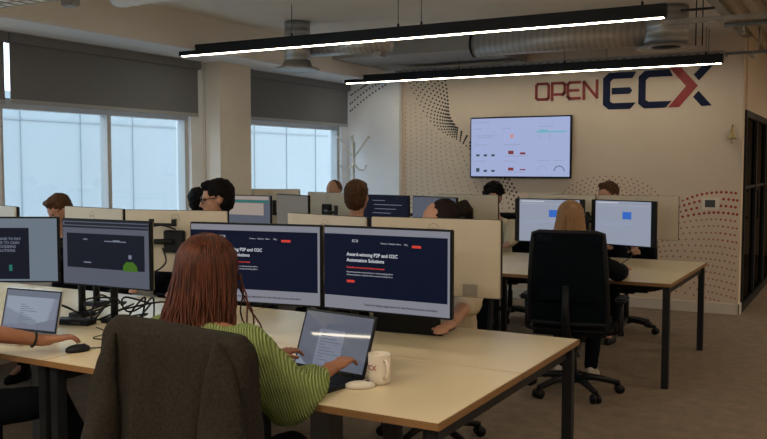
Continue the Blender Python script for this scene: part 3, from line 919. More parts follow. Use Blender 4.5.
l2 = monitor('angled screen with a dark page and green figure left of the red-haired woman', (-3.82 * K, 3.26 * K), (-3.19 * K, 3.28 * K), 1.53 - 0.285 * K, Ht=0.36 * K, screen='s_grey2', content='left_dark')
l2.rotation_euler.x = 0.0
arm('black monitor arm post left of the tangled cables', (-3.62, 3.20), [mountpt(l1)])
arm('black monitor arm post right of the tangled cables', (-3.34, 3.16), [mountpt(l2)])
b0 = monitor('silver monitor back at the far left edge', (-5.50, 4.0), (-4.88, 3.90 - 0.1), 1.258, 1, back='silver')
b1 = monitor('silver monitor back in front of the big window, left of a pair', (-4.42, 3.80), (-3.81, 3.70), 1.274, 1)
b2 = monitor('silver monitor back with black cables, left of the man in glasses', (-3.80, 3.70), (-3.17, 3.87), 1.272, 1)
arm('monitor arm behind the silver screen at the far left', (-5.2, 3.72), [mountpt(b0)])
arm('monitor arm behind the pair of silver screens by the window', (-3.84, 3.50), [mountpt(b1), mountpt(b2)])
b3 = monitor('silver monitor back rising behind the left navy screen', (-2.70, 3.80), (-2.12, 3.65), 1.278, 1)
b4 = monitor('large silver monitor back rising behind the right navy screen', (-2.085, 3.62), (-1.43, 3.66), 1.285, 1)
arm('monitor arm behind the large silver screens of the front desk', (-2.10, 3.48), [mountpt(b3), mountpt(b4)])
tag(MB().box((-1.56, 3.596, 0.965), (0.07, 0.004, 0.055), 0.06).build('asset_sticker', M['galv_plain']), 'small grey square label stuck low on the large silver monitor back', 'sticker')
r1_ = monitor('left of the two pale screens in front of the blonde woman', (-2.57, 6.86), (-1.975, 6.86), 1.257, screen='s_doc', content='doc', side=0.042)
r2_ = monitor('right of the two pale screens in front of the blonde woman', (-1.955, 6.98), (-1.40, 6.80), 1.255, screen='s_doc', content='doc', side=0.042)
arm('monitor arm between the two pale screens', (-2.0, 7.02), [mountpt(r1_), mountpt(r2_)])
k1 = monitor('dark screen of code beyond the man with brown hair', (-4.15, 6.95), (-3.56, 6.85), 1.262, screen='s_black', content='code', back='silver')
k2 = monitor('blank blue-grey angled screen right of the dark code screen', (-3.53, 6.86), (-2.98, 6.60), 1.262, screen='s_grey2')
arm('monitor arm behind the dark code screen', (-3.55, 7.05), [mountpt(k1), mountpt(k2)])
k3 = monitor('blank beige-grey angled screen right of the slim gap beside the man in glasses', (-4.90, 6.70), (-4.35, 6.43), 1.262, screen='s_dimbeige')
k4 = monitor('screen with a green header bar directly right of the man in glasses', (-5.60, 6.55), (-5.02 + 0.2, 6.50), 1.250, screen='s_grey2', content='sheet')
arm('monitor arm behind the green header screen', (-4.85, 6.80), [mountpt(k3), mountpt(k4)])
f1 = monitor('pale silver monitor back with a black mount by the second window', (-4.98, 7.35), (-4.36, 7.15), 1.262, 1)
f2 = monitor('silver monitor back below the left corner of the television', (-3.46, 7.22), (-2.85, 7.20), 1.268, 1)
arm('black monitor arm bracket on the pale silver screen by the second window', (-4.40, 6.95), [mountpt(f1)])
arm('monitor arm for the silver screen below the television', (-3.1, 6.99), [mountpt(f2)])
f3 = monitor('silver screen edge standing behind the green header screen', (-5.72, 7.20), (-5.12, 7.40), 1.285, 1)
arm('monitor arm of the rear screen next to the second window', (-5.45, 7.03), [mountpt(f3)])
f4 = monitor('silver monitor back just showing above the left pale screen', (-2.60, 7.26), (-1.99, 7.24), 1.283, 1)
f5 = monitor('silver monitor back peeping out right of the right pale screen', (-1.97, 7.24), (-1.32, 7.26), 1.283, 1)
arm('monitor arm behind the silver screens of the rear right desk', (-1.98, 7.12), [mountpt(f4), mountpt(f5)])

# ================================================================ LAPTOPS, MUG, MICE
def laptop(label, hinge_l, hinge_r, open_deg, body, page, depth=0.215, lid=0.215, band=False):
    hl, hr = Vector(hinge_l), Vector(hinge_r)
    c = (hl + hr) / 2
    W = (hr - hl).length
    ang = math.atan2(hr.y - hl.y, hr.x - hl.x)
    t = thing('laptop', label, 'laptop', (c.x, c.y, DZ + 0.001), ang)
    MB().bx(-W / 2, W / 2, -depth, 0, 0, 0.014, 0.003).build('base', M[body], t)
    ks = MB()
    for r_ in range(5):
        for q in range(13):
            ks.bx(-W / 2 + 0.02 + q * (W - 0.04) / 13, -W / 2 + 0.02 + (q + 0.85) * (W - 0.04) / 13, -0.03 - r_ * 0.02 - 0.016, -0.03 - r_ * 0.02, 0.014, 0.0155)
    ks.build('keyboard', M['black'], t)
    MB().bx(-0.05, 0.05, -depth + 0.012, -depth + 0.075, 0.0138, 0.0146).build('trackpad', M['grey_riser'] if body == 'black' else M['alu'], t)
    mt = Matrix.Translation((0, 0, 0.012)) @ Matrix.Rotation(R(-(open_deg - 90)), 4, 'X')
    lidp = MB().box((0, 0.003, lid / 2), (W, 0.007, lid), 0, 0.002, mt).build('lid', M[body], t)
    MB().box((0, -0.001, lid / 2), (W - 0.006, 0.002, lid - 0.006), 0, 0, mt).build('bezel', M['black'], lidp)
    def pg(m, nm, rs, lay=1):
        mb = MB()
        SW, SH = W - 0.022, lid - 0.024
        for (u0, u1, v0, v1) in rs:
            yy = -0.0022 - 0.0005 * lay
            mb.add([mt @ Vector(p) for p in ((-SW / 2 + SW * u0, yy, 0.014 + SH * (1 - v1)), (-SW / 2 + SW * u1, yy, 0.014 + SH * (1 - v1)), (-SW / 2 + SW * u1, yy, 0.014 + SH * (1 - v0)), (-SW / 2 + SW * u0, yy, 0.014 + SH * (1 - v0)))], [(0, 1, 2, 3)])
        return mb.build(nm, M[m], lidp)
    pg('s_gloss' if band else page, 'screen', [(0, 1, 0, 1)])
    if page == 's_lap':
        pg('s_doc', 'document_area', [(0.26, 0.64, 0.30, 0.97)] if band else [(0.02, 0.98, 0.16, 0.98)], 1.6).data.materials[0] = M['s_lap2']
        pg('s_laptext', 'small_text', [(0.30, 0.30 + 0.08 * ((k * 5) % 4 + 1), 0.36 + 0.055 * k, 0.372 + 0.055 * k) for k in range(10)], 2.2)
        if band:
            mb = MB()
    return t
M['s_lap2'] = emat('laptop_page_pale', (0.16, 0.175, 0.225))
M['s_gloss'] = emat('laptop_page_glossy', (0.10, 0.11, 0.14))
for k_ in ('s_gloss', 's_lap2'):
    q_ = M[k_].node_tree.nodes['Principled BSDF']
    q_.inputs['Roughness'].default_value = 0.03
    q_.inputs['Specular IOR Level'].default_value = 0.5
laptop('black laptop the red-haired woman is typing on', (-1.955, 2.765), (-1.600, 2.715), 111, 'black', 's_lap', depth=0.235, lid=0.235, band=True)
laptop('silver laptop with a lit screen at the left edge beside the hand', (-3.62, 2.70), (-3.27, 2.735), 104, 'alu', 's_lap', depth=0.22, lid=0.205)
laptop('black laptop seen from behind under the right navy screen', (-1.72, 3.635), (-2.06, 3.60), 100, 'black', 's_dark', depth=0.22, lid=0.22)

mg = thing('mug', 'white mug with dark red lettering standing on the front desk', 'mug', (-1.545, 2.735, DZ + 0.001), R(-35))
MB().lathe([(0.030, 0), (0.038, 0.004), (0.041, 0.02), (0.042, 0.108), (0.0405, 0.112), (0.038, 0.108), (0.037, 0.02), (0.03, 0.008), (0.001, 0.007)], n=36).build('cup', M['ceramic'], mg)
MB().tube([(0.039, 0, 0.090), (0.058, 0, 0.094), (0.070, 0, 0.080), (0.072, 0, 0.056), (0.064, 0, 0.034), (0.039, 0, 0.026)], 0.0065, 10).build('handle', M['ceramic'], mg)
lt = MB()
vs, fs = text_mesh('ECX', 0.026, 0, 'CENTER', 0.0005)
for (base) in (R(-76),):
    o_ = []
    for x, y, z in vs:
        an = base + x / 0.0418
        o_.append((0.0424 * math.cos(an), 0.0424 * math.sin(an), z + 0.055))
    lt.add(o_, fs)
lt.build('lettering', M['red_print'], mg)
def mouse(label, x, y, rz, m, sx=0.032, sy=0.055, sz=0.03):
    t = thing('computer_mouse', label, 'mouse', (x, y, DZ + 0.001), rz)
    b_ = MB()
    rings = []
    for (zz, k) in ((0, 0.92), (0.25, 1.0), (0.6, 0.93), (0.85, 0.7), (1.0, 0.3)):
        rings.append([(sx * k * math.cos(q * PI / 10) , sy * k * math.sin(q * PI / 10), sz * zz) for q in range(20)])
    b_.loft(rings).build('shell', M[m], t)
    MB().box((0, sy * 0.45, sz * 0.93), (0.006, 0.018, 0.006), 0, 0.002).build('scroll_wheel', M['grey_riser'], t)
    return t
mouse('white mouse lying beside the mug', -1.575, 2.645, R(-55), 'white_plastic', 0.03, 0.056, 0.024)
mouse('black mouse held under the hand at the left edge', -2.945, 2.575, R(-20), 'black')

# cables
def cable(label, pts, r=0.0032, m='black'):
    P = [tuple(p) for p in pts]
    mb = MB()
    q = [catmull(P, k / 60) for k in range(61)]
    mb.tube(q, r, 6)
    return mb.build('cable', M[m], label=label, cat='cable')
z = DZ + 0.005
cable('black cable curling on the desk left of the black laptop', [(-2.42, 3.0, z), (-2.25, 2.86, z), (-2.12, 2.92, z + 0.01), (-2.10, 2.82, z + 0.02), (-2.18, 2.80, z + 0.03), (-2.20, 2.88, z + 0.045), (-2.08, 2.90, z + 0.02), (-1.97, 2.80, z)])
cable('black plug lead lying straight beside the black laptop', [(-2.38, 2.85, z), (-2.22, 2.80, z + 0.005), (-2.08, 2.80, z + 0.01), (-1.975, 2.73, z)], 0.005)
cable('thin mouse lead looping on the left desk', [(-2.95, 2.63, z), (-2.86, 2.72, z), (-2.98, 2.80, z), (-3.10, 2.80, z), (-3.14, 2.92, z), (-3.3, 3.0, z)], 0.0025)
random.seed(3)
for i, (lb) in enumerate(('tangled black cable between the two arm posts', 'looped black cable hanging from the angled left screen', 'black cable bundle trailing across the left desk', 'black cable arcing behind the right arm post')):
    P = []
    for k in range(9):
        P.append((-3.62 + 0.07 * k + random.uniform(-0.07, 0.07), 3.12 + random.uniform(-0.12, 0.22), DZ + 0.01 + random.uniform(0, 0.13) * (0 if k in (0, 8) else 1)))
    cable(lb, P, 0.005)
cable('black cable drooping across the back of the silver monitor', [(-3.66, 3.66, 1.14), (-3.62, 3.62, 1.16), (-3.50, 3.66, 1.19), (-3.40, 3.68, 1.17)], 0.005)
cable('black cable looping below the silver monitor mount', [(-3.70, 3.60, 1.08), (-3.62, 3.58, 1.02), (-3.52, 3.60, 0.93), (-3.45, 3.65, 0.98), (-3.5, 3.68, 1.06)], 0.005)
cable('grey cable arching over the rear right desk', [(-1.66, 6.86, 0.90), (-1.58, 6.78, 0.83), (-1.70, 6.55, DZ + 0.01), (-1.85, 6.5, DZ + 0.006), (-1.95, 6.62, DZ + 0.01)], 0.004)
dk_ = thing('docking_station', 'flat black docking station at the foot of the arm posts', 'docking station', (-3.47, 3.02, DZ + 0.001), R(15))
MB().box((0, 0, 0.014), (0.20, 0.08, 0.028), 0, 0.005).build('case', M['black'], dk_)
MB().box((0.03, -0.041, 0.014), (0.05, 0.002, 0.008)).build('port', M['grey_riser'], dk_)
cl_ = thing('cable_clamp', 'black clamp with cable ties on the silver monitor left of the man in glasses', 'clamp', (-3.50, 3.70, 1.19), R(13))
MB().bx(-0.085, 0.085, -0.03, -0.012, -0.005, 0.012).bx(-0.085, -0.06, -0.03, -0.012, 0, 0.035).bx(0.06, 0.085, -0.03, -0.012, 0, 0.035).build('bracket', M['black'], cl_)

# ================================================================ CHAIRS
def make_chair(label):
    t = thing('office_chair', label, 'office chair')
    hub = MB().lathe([(0.05, 0.075), (0.05, 0.13), (0.03, 0.14)], n=18).build('base_hub', M['black'], t)
    for k in range(5):
        a_ = R(72 * k + 18)
        c_, s_ = math.cos(a_), math.sin(a_)
        l = MB().tube([(0.03 * c_, 0.03 * s_, 0.115), (0.16 * c_, 0.16 * s_, 0.10), (0.29 * c_, 0.29 * s_, 0.07)], [0.028, 0.022, 0.017], 10).build('base_leg', M['black'], t)
        w = MB()
        for q in (-1, 1):
            cx, cy = 0.29 * c_ - q * 0.016 * s_, 0.29 * s_ + q * 0.016 * c_
            w.tube([(cx + q * 0.009 * s_, cy - q * 0.009 * c_, 0.031), (cx - q * 0.009 * s_, cy + q * 0.009 * c_, 0.031)], 0.030, 16)
        w.build('caster', M['black'], l)
    MB().lathe([(0.026, 0.13), (0.026, 0.30), (0.018, 0.30), (0.018, 0.40)], n=14).build('gas_lift', M['black_metal'], t)
    MB().box((0, -0.02, 0.395), (0.18, 0.26, 0.04), 0, 0.01).build('mechanism', M['black'], t)
    MB().box((0, 0.02, 0.445), (0.49, 0.48, 0.07), 0, 0.03).build('seat', M['chair'], t)
    # mesh back: curved panel
    NX, NZ = 14, 14
    def bp(u, v, off=0.0):
        x = (u - 0.5) * (0.46 - 0.05 * v ** 2)
        return Vector((x, -0.245 - 0.055 * v - 0.02 * math.sin(PI * v) + 0.13 * (u - 0.5) ** 2 * 1.2 + off, 0.50 + 0.57 * v))
    bk = MB()
    fr = [[bp(i / NX, j / NZ) for i in range(NX + 1)] for j in range(NZ + 1)]
    ba = [[bp(i / NX, j / NZ, -0.012) for i in range(NX + 1)] for j in range(NZ + 1)]
    vs = [p for r_ in fr for p in r_] + [p for r_ in ba for p in r_]
    n1 = (NX + 1) * (NZ + 1)
    fs = []
    for j in range(NZ):
        for i in range(NX):
            a_ = j * (NX + 1) + i
            fs.append((a_, a_ + 1, a_ + NX + 2, a_ + NX + 1))
            fs.append((n1 + a_, n1 + a_ + NX + 1, n1 + a_ + NX + 2, n1 + a_ + 1))
    bk.add(vs, fs, True)
    bk.build('backrest', M['mesh'], t)
    ring = [bp(0, j / 10, -0.006) for j in range(11)] + [bp(i / 10, 1, -0.006) + Vector((0, 0, 0.012)) for i in range(1, 10)] + [bp(1, 1 - j / 10, -0.006) for j in range(11)] + [bp(1 - i / 10, 0, -0.006) for i in range(1, 11)]
    MB().tube(ring, 0.016, 8).build('backrest_frame', M['black'], t)
    MB().tube([(0, -0.10, 0.39), (0, -0.26, 0.40), (0, -0.325, 0.52), (0, -0.335, 0.75)], [0.03, 0.03, 0.026, 0.02], 10).build('back_spine', M['black'], t)
    MB().box((0, -0.315, 0.70), (0.34, 0.02, 0.09), 0, 0.008).build('lumbar_support', M['mesh'], t)
    for s_ in (-1, 1):
        ar = MB().tube([(s_ * 0.20, 0.0, 0.405), (s_ * 0.285, 0.0, 0.42), (s_ * 0.29, -0.01, 0.62)], [0.018, 0.018, 0.016], 10).build('armrest_post', M['black'], t)
        MB().box((s_ * 0.29, 0.02, 0.635), (0.075, 0.24, 0.03), 0, 0.012).build('arm_pad', M['black'], ar)
    return t
CH0 = make_chair('black mesh office chair the blonde woman sits on')
first = [True]
def place_chair(x, y, rz, label):
    if first[0]:
        c = CH0; first[0] = False
    else:
        c = copy_tree(CH0)
    c.location = (x, y, 0)
    c.rotation_euler = (0, 0, rz)
    c['label'] = label
    c['group'] = 'black office chairs'
    return c

# ================================================================ PEOPLE
def person(label, loc, yaw, s=1.0, lean=8, head_yaw=0, head_pitch=0, head_tilt=0, skin='skin', top='blackcloth', trousers='blackcloth', sleeve=1.0, puff=0.0,
           handL=None, handR=None, hair='short', haircol='brownhair', voxel=0.011, hv=None, shoes='black', glasses=False, legs=None, legspread=0.12, beard=False, curl=True, hip_z=0.545, feet_back=0.0, elbow_out=0.45, drop=0.0, head_x=0.0):
    """seated figure, local +Y is forward; loc = point on the floor below the hips"""
    t = thing('person', label, 'person', (loc[0], loc[1], 0), yaw)
    inv = (Matrix.Translation((loc[0], loc[1], 0)) @ Matrix.Rotation(yaw, 4, 'Z')).inverted()
    HZ = hip_z
    lm = Matrix.Translation((0, 0, HZ)) @ Matrix.Rotation(R(-lean), 4, 'X')
    def B(x, y, z): return lm @ Vector((x * s, y * s, z * s))
    def ring(z, rx, ry, y=0.0, n=20, g=0.0):
        return [B((rx + g) * math.cos(2 * PI * k / n), y + (ry + g) * math.sin(2 * PI * k / n), z) for k in range(n)]
    prof = [(-0.09, 0.13, 0.10, 0), (-0.04, 0.17, 0.125, 0), (0.04, 0.172, 0.125, 0), (0.14, 0.152, 0.112, 0.0), (0.25, 0.155, 0.108, -0.005), (0.36, 0.175, 0.115, -0.005), (0.43, 0.178, 0.105, -0.01), (0.475, 0.155, 0.085, -0.012), (0.505, 0.105, 0.068, -0.012), (0.525, 0.06, 0.058, -0.01)]
    body = MB()
    body.loft([ring(*p[:3], p[3]) for p in prof])
    # shoulders
    S = {}
    for sd, q in (('L', -1), ('R', 1)):
        S[sd] = B(q * 0.175, -0.01, 0.435)
        body.ball(S[sd], 0.055 * s)
    nb, nt_ = B(0, -0.01, 0.49), B(0, 0.015, 0.62)
    body.cap(nb, 0.056 * s, nt_ + Vector((head_x * 0.8, 0, -drop * 0.5)), 0.052 * s)
    # head
    hc = B(0, 0.025, 0.725) + Vector((head_x, 0, -drop))
    hr = (Matrix.Rotation(R(head_yaw), 3, 'Z') @ Matrix.Rotation(R(-head_pitch), 3, 'X') @ Matrix.Rotation(R(head_tilt), 3, 'Y'))
    def Hd(x, y, z): return hc + hr @ (Vector((x, y, z)) * s)
    body.ball(Hd(0, -0.012, 0.022), (0.076 * s, 0.094 * s, 0.092 * s), hr, 24)
    body.ball(Hd(0, 0.022, -0.035), (0.060 * s, 0.068 * s, 0.078 * s), hr, 20)
    body.ball(Hd(0, 0.062, -0.092), (0.026 * s, 0.022 * s, 0.018 * s), hr, 12)
    body.ball(Hd(0, 0.072, 0.022), (0.050 * s, 0.018 * s, 0.014 * s), hr, 12)
    body.cap(Hd(0, 0.086, 0.008), 0.008 * s, Hd(0, 0.104, -0.030), 0.0125 * s, 10)
    body.ball(Hd(0, 0.084, -0.062), (0.023 * s, 0.010 * s, 0.008 * s), hr, 10)
    for q in (-1, 1):
        body.ball(Hd(q * 0.075, -0.008, -0.008), (0.012 * s, 0.020 * s, 0.031 * s), hr, 10)
        body.ball(Hd(q * 0.040, 0.058, -0.022), (0.022 * s, 0.020 * s, 0.018 * s), hr, 10)
    # arms
    joints = {}
    for sd, q, tgt in (('L', -1, handL), ('R', 1, handR)):
        if tgt is None:
            w = Vector((q * 0.16, 0.38, 0.74 if HZ > 0.4 else 0.6))
        else:
            w = inv @ Vector(tgt)
        a = S[sd]
        La, Lb = 0.285 * s, 0.255 * s
        d = w - a
        D = d.length
        if D > (La + Lb) * 0.995:
            w = a + d.normalized() * (La + Lb) * 0.995
            d = w - a; D = d.length
        ca = (La * La + D * D - Lb * Lb) / (2 * La * D)
        ca = max(-1, min(1, ca))
        pole = Vector((q * elbow_out, -0.25, -1))
        pn = (pole - d.normalized() * pole.dot(d.normalized())).normalized()
        e = a + d.normalized() * La * ca + pn * La * math.sqrt(max(0, 1 - ca * ca))
        joints[sd] = (a, e, w, q)
        body.cap(a, 0.050 * s, e, 0.040 * s)
        body.cap(e, 0.041 * s, w, 0.026 * s)
        # hand
        f = (w - e); f.z *= 0.25; f = f.normalized()
        up = Vector((0, 0, 1))
        sdv = f.cross(up).normalized()      # to the right
        up = sdv.cross(f).normalized()
        rm = Matrix((sdv, f, up)).transposed()
        pc = w + f * 0.05 * s + up * 0.004
        body.ball(pc, (0.040 * s, 0.054 * s, 0.0165 * s), rm, 14)
        body.cap(w, 0.024 * s, w + f * 0.03 * s, 0.024 * s)
        for k, (ox, L) in enumerate(((-0.029, 0.066), (-0.0105, 0.078), (0.009, 0.073), (0.027, 0.056))):
            if q > 0: ox2 = ox
            else: ox2 = -ox
            p0 = w + f * (0.085 * s) + sdv * ox2 * s + up * 0.004
            dr = (f + sdv * ox2 * 5.0 * 0.35).normalized()
            p1 = p0 + (dr * 0.55 * L + up * 0.006) * s
            p2 = p1 + (dr * 0.30 * L - up * 0.012) * s
            p3 = p2 + (dr * 0.14 * L - up * 0.012) * s
            body.cap(p0 - dr * 0.02, 0.0098 * s, p1, 0.0088 * s, 8, 3)
            body.cap(p1, 0.0088 * s, p2, 0.0080 * s, 8, 3)
            body.cap(p2, 0.0080 * s, p3, 0.0070 * s, 8, 3)
        ti = -q
        p0 = w + f * 0.025 * s + sdv * ti * 0.028 * s
        p1 = p0 + (f * 0.035 + sdv * ti * 0.028 - up * 0.004) * s
        p2 = p1 + (f * 0.030 + sdv * ti * 0.006 - up * 0.006) * s
        body.cap(p0, 0.013 * s, p1, 0.0105 * s, 8, 3)
        body.cap(p1, 0.0105 * s, p2, 0.0085 * s, 8, 3)
    # legs
    LJ = []
    for q in (-1, 1):
        hp = B(q * 0.09, 0.0, -0.03)
        if legs: kn, an = [Vector(v) for v in legs[0 if q < 0 else 1]]
        else:
            kn = Vector((q * legspread, 0.44 * s, HZ - 0.03))
            an = Vector((q * legspread * 0.95, (0.44 - feet_back) * s, 0.095))
        body.cap(hp, 0.088 * s, kn, 0.058 * s)
        body.cap(kn, 0.056 * s, an, 0.038 * s)
        body.cap(an, 0.036 * s, an + Vector((0, 0.12 * s, -0.045)), 0.03 * s)
        LJ.append((hp, kn, an, q))
    hv = hv or voxel
    remeshed('body', body, hv, M[skin], t, smooth=2)
    # clothing
    g = 0.012
    sh = MB()
    sh.loft([ring(p[0] * (1 if i else 1), p[1], p[2], p[3], 20, g if i < 8 else g * 0.5) for i, p in enumerate(prof[:-1])])
    for sd in ('L', 'R'):
        a, e, w, q = joints[sd]
        sh.cap(a, 0.062 * s + puff * 0.5, e, 0.052 * s + puff, 16)
        if sleeve > 0.5:
            we = e + (w - e) * (sleeve - 0.5) * 2 * 0.93
            if puff:
                m_ = e + (we - e) * 0.6
                sh.cap(e, 0.052 * s + puff, m_, 0.047 * s + puff * 0.55, 16)
                sh.cap(m_, 0.047 * s + puff * 0.55, we, 0.033 * s, 16)
            else:
                sh.cap(e, 0.051 * s, we, 0.035 * s, 16)
    remeshed('top', sh, max(voxel, 0.009), M[top], t, smooth=4 if not puff else 6, disp=0.012 if not puff else 0.02, dscale=0.09)
    tr_ = MB()
    tr_.loft([ring(z_, rx + 0.008, ry + 0.008) for z_, rx, ry in ((-0.10, 0.13, 0.10), (-0.045, 0.17, 0.125), (0.03, 0.172, 0.125))])
    for hp, kn, an, q in LJ:
        tr_.cap(hp, 0.098 * s, kn, 0.070 * s)
        tr_.cap(kn, 0.069 * s, an + Vector((0, 0, 0.02)), 0.052 * s)
    remeshed('trousers', tr_, max(voxel, 0.012), M[trousers], t, smooth=4, disp=0.012, dscale=0.08)
    for hp, kn, an, q in LJ:
        so = MB()
        ax, ay = an.x, an.y
        so.loft([[(ax + q * 0.004 + rx * math.cos(2 * PI * k / 16), ay + 0.055 + ry * math.sin(2 * PI * k / 16), zz) for k in range(16)] for zz, rx, ry in ((0.002, 0.043, 0.13), (0.02, 0.046, 0.135), (0.045, 0.043, 0.125))] +
                [[(ax + 0.04 * math.cos(2 * PI * k / 16), ay + 0.02 + 0.075 * math.sin(2 * PI * k / 16), 0.075) for k in range(16)], [(ax + 0.034 * math.cos(2 * PI * k / 16), ay + 0.045 * math.sin(2 * PI * k / 16), 0.11) for k in range(16)]])
        so.build('shoe', M[shoes], t)
    # eyes
    for q in (-1, 1):
        MB().ball(Hd(q * 0.030, 0.076, 0.004), (0.013 * s, 0.008 * s, 0.007 * s), hr, 10).build('eye', M['eye'], t)
    # hair
    hm = M[haircol]
    if hair in ('short', 'bun', 'curly', 'balding'):
        h_ = MB()
        if hair not in ('balding', 'bun'):
            h_.ball(Hd(0, -0.022, 0.036), (0.084 * s, 0.097 * s, 0.092 * s), hr, 24)
            h_.ball(Hd(0, -0.045, -0.010), (0.078 * s, 0.066 * s, 0.085 * s), hr, 20)
            h_.ball(Hd(0, 0.045, 0.092), (0.055 * s, 0.042 * s, 0.028 * s), hr, 16)
        else:
            h_.ball(Hd(0, -0.035, 0.030), (0.083 * s, 0.085 * s, 0.088 * s), hr, 24)
        if hair == 'bun':
            h_.ball(Hd(0.0, -0.145, 0.05), (0.042 * s, 0.045 * s, 0.045 * s), hr, 14).ball(Hd(0.0, -0.045, 0.040), (0.080 * s, 0.082 * s, 0.085 * s), hr, 20)
        if hair == 'curly':
            rs = random.Random(5)
            for k in range(90):
                th, ph = rs.uniform(0, 2 * PI), rs.uniform(-0.3, 1.5)
                x, y, z_ = math.cos(ph) * math.cos(th), math.cos(ph) * math.sin(th), math.sin(ph)
                if y > 0.55 and z_ < 0.55: continue
                h_.ball(Hd(0.095 * x, -0.02 + 0.108 * y, 0.035 + 0.105 * z_), 0.021 * s, hr, 8)
        remeshed('hair', h_, 0.008 if hair != 'curly' else 0.006, hm, t, smooth=2 if hair != 'curly' else 1, disp=0.018 if hair != 'curly' else 0.01, dscale=0.02)
        if beard:
            bd = MB()
            bd.ball(Hd(0, 0.026, -0.055), (0.064 * s, 0.066 * s, 0.058 * s), hr, 18)
            remeshed('beard', bd, 0.008, hm, t, smooth=1, disp=0.008, dscale=0.02)
    if glasses:
        g_ = MB()
        for q in (-1, 1):
            g_.tube([Hd(q * 0.034 + 0.026 * math.cos(k * PI / 8), 0.094 - 0.25 * abs(0.026 * math.cos(k * PI / 8)) * 0, 0.002 + 0.021 * math.sin(k * PI / 8)) for k in range(17)], 0.0028 * s, 6)
            g_.tube([Hd(q * 0.060, 0.092, 0.008), Hd(q * 0.080, 0.04, 0.010), Hd(q * 0.082, -0.01, 0.006)], 0.0028 * s, 6)
        g_.tube([Hd(-0.009, 0.098, 0.004), Hd(0.009, 0.098, 0.004)], 0.0028 * s, 6)
        gl = g_.build('glasses', M['black'], t)
        for q in (-1, 1):
            MB().add([Hd(q * 0.034 + 0.024 * math.cos(k * PI / 8), 0.094, 0.002 + 0.019 * math.sin(k * PI / 8)) for k in range(16)], [tuple(range(16))]).build('lens', M['lens'], gl)
    return t, Hd, hr, joints, hc

def long_hair(t, Hd, s, col, length, width, seed, layers=3, n=80, wav=0.012, flare=0.03, part=0.0, stray=0, front=60, down=None, back=0.0):
    """straight hanging hair: an inner volume plus many tapering locks, thing-local coordinates"""
    rs = random.Random(seed)
    c = Hd(0, 0, 0)
    inner = MB()
    inner.ball(Hd(0, -0.018, 0.030), (0.088 * s, 0.102 * s, 0.096 * s), None, 24)
    rings = []
    for k in range(9):
        f = k / 8
        zz = 0.03 - f * (length - 0.02)
        rings.append([c + Vector(((0.086 + width * f) * s * math.cos(2 * PI * q / 22), -0.03 - back * f + (0.076 + 0.2 * width * f - 0.030 * f) * s * math.sin(2 * PI * q / 22), zz)) for q in range(22)])
    inner.loft(rings)
    hr_o = remeshed('hair', inner, 0.009, M[col], t, smooth=4, disp=0.012, dscale=0.03)
    mb = MB()
    for L in range(layers):
        for i in range(n):
            a = 2 * PI * (i + rs.random()) / n
            deg = (math.degrees(a) % 360)
            dfront = abs((deg - 90 + 180) % 360 - 180)
            if dfront < front: continue
            ca, sa = math.cos(a), math.sin(a)
            pts, rd_ = [], []
            ph = rs.uniform(0, 2 * PI)
            ln = length * rs.uniform(0.86, 1.04)
            off = 0.0005 + 0.002 * L + rs.uniform(0, 0.002)
            for k in range(5):
                th = R(8 + 82 * k / 4)
                pts.append(Vector((part + (0.090 * s + off) * math.sin(th) * ca - part * math.sin(th), -0.018 * s + (0.104 * s + off) * math.sin(th) * sa, 0.030 * s + (0.099 * s + off) * math.cos(th))))
                rd_.append(0.0026 + 0.0016 * k / 4)
            for k in range(1, 9):
                f = k / 8
                x = (0.090 * s + off + width * f + wav * math.sin(ph + f * 5) * f) * ca
                y = -0.018 * s - (0.012 + back) * f + (0.100 * s + off + (0.2 * width - 0.030) * f + wav * math.cos(ph + f * 4) * f) * sa
                pts.append(Vector((x + flare * f * f * rs.uniform(-0.6, 1) * (1 if ca > 0 else -1), y, 0.030 * s - ln * f)))
                rd_.append(0.0036 * (1 - 0.75 * f ** 2))
            mb.tube([c + p for p in pts], rd_, 6)
    for k in range(stray):
        x0 = 0.088 * s
        pts = [c + Vector((x0 + 0.015 * math.sin(q * 0.9 + 2 * k) + 0.005 * q * (1 + k % 2), 0.03 + 0.008 * q * (k % 3) * 0.5, 0.0 - q * length / 8 * (0.60 + 0.06 * k))) for q in range(9)]
        mb.tube(pts, [0.003] * 7 + [0.002, 0.0012], 5)
    mb.build('hair_locks', M[col], hr_o)

# --- red-haired woman at the front desk
P1 = person('woman with long auburn hair in a ribbed green sweater typing at the front desk', (-1.875, 2.085), R(3), 0.96, lean=11, head_yaw=-14, head_pitch=4, skin='skin_tan', top='knit', puff=0.046, handL=(-1.96, 2.66, 0.80), handR=(-1.665, 2.585, 0.80), sleeve=0.93, hair='none', voxel=0.008, hv=0.0055, trousers='navycloth', elbow_out=0.12, hip_z=0.54, drop=0.05, head_x=-0.035)
long_hair(P1[0], P1[1], 1.02, 'auburn', 0.34, 0.030, 11, layers=3, n=230, wav=0.020, flare=0.055, stray=4, front=48, back=0.07)
CJ = place_chair(-1.65, 2.08, R(3), 'black office chair hidden under the grey jacket at the front desk')
CJ.scale = (1, 1, 0.955)

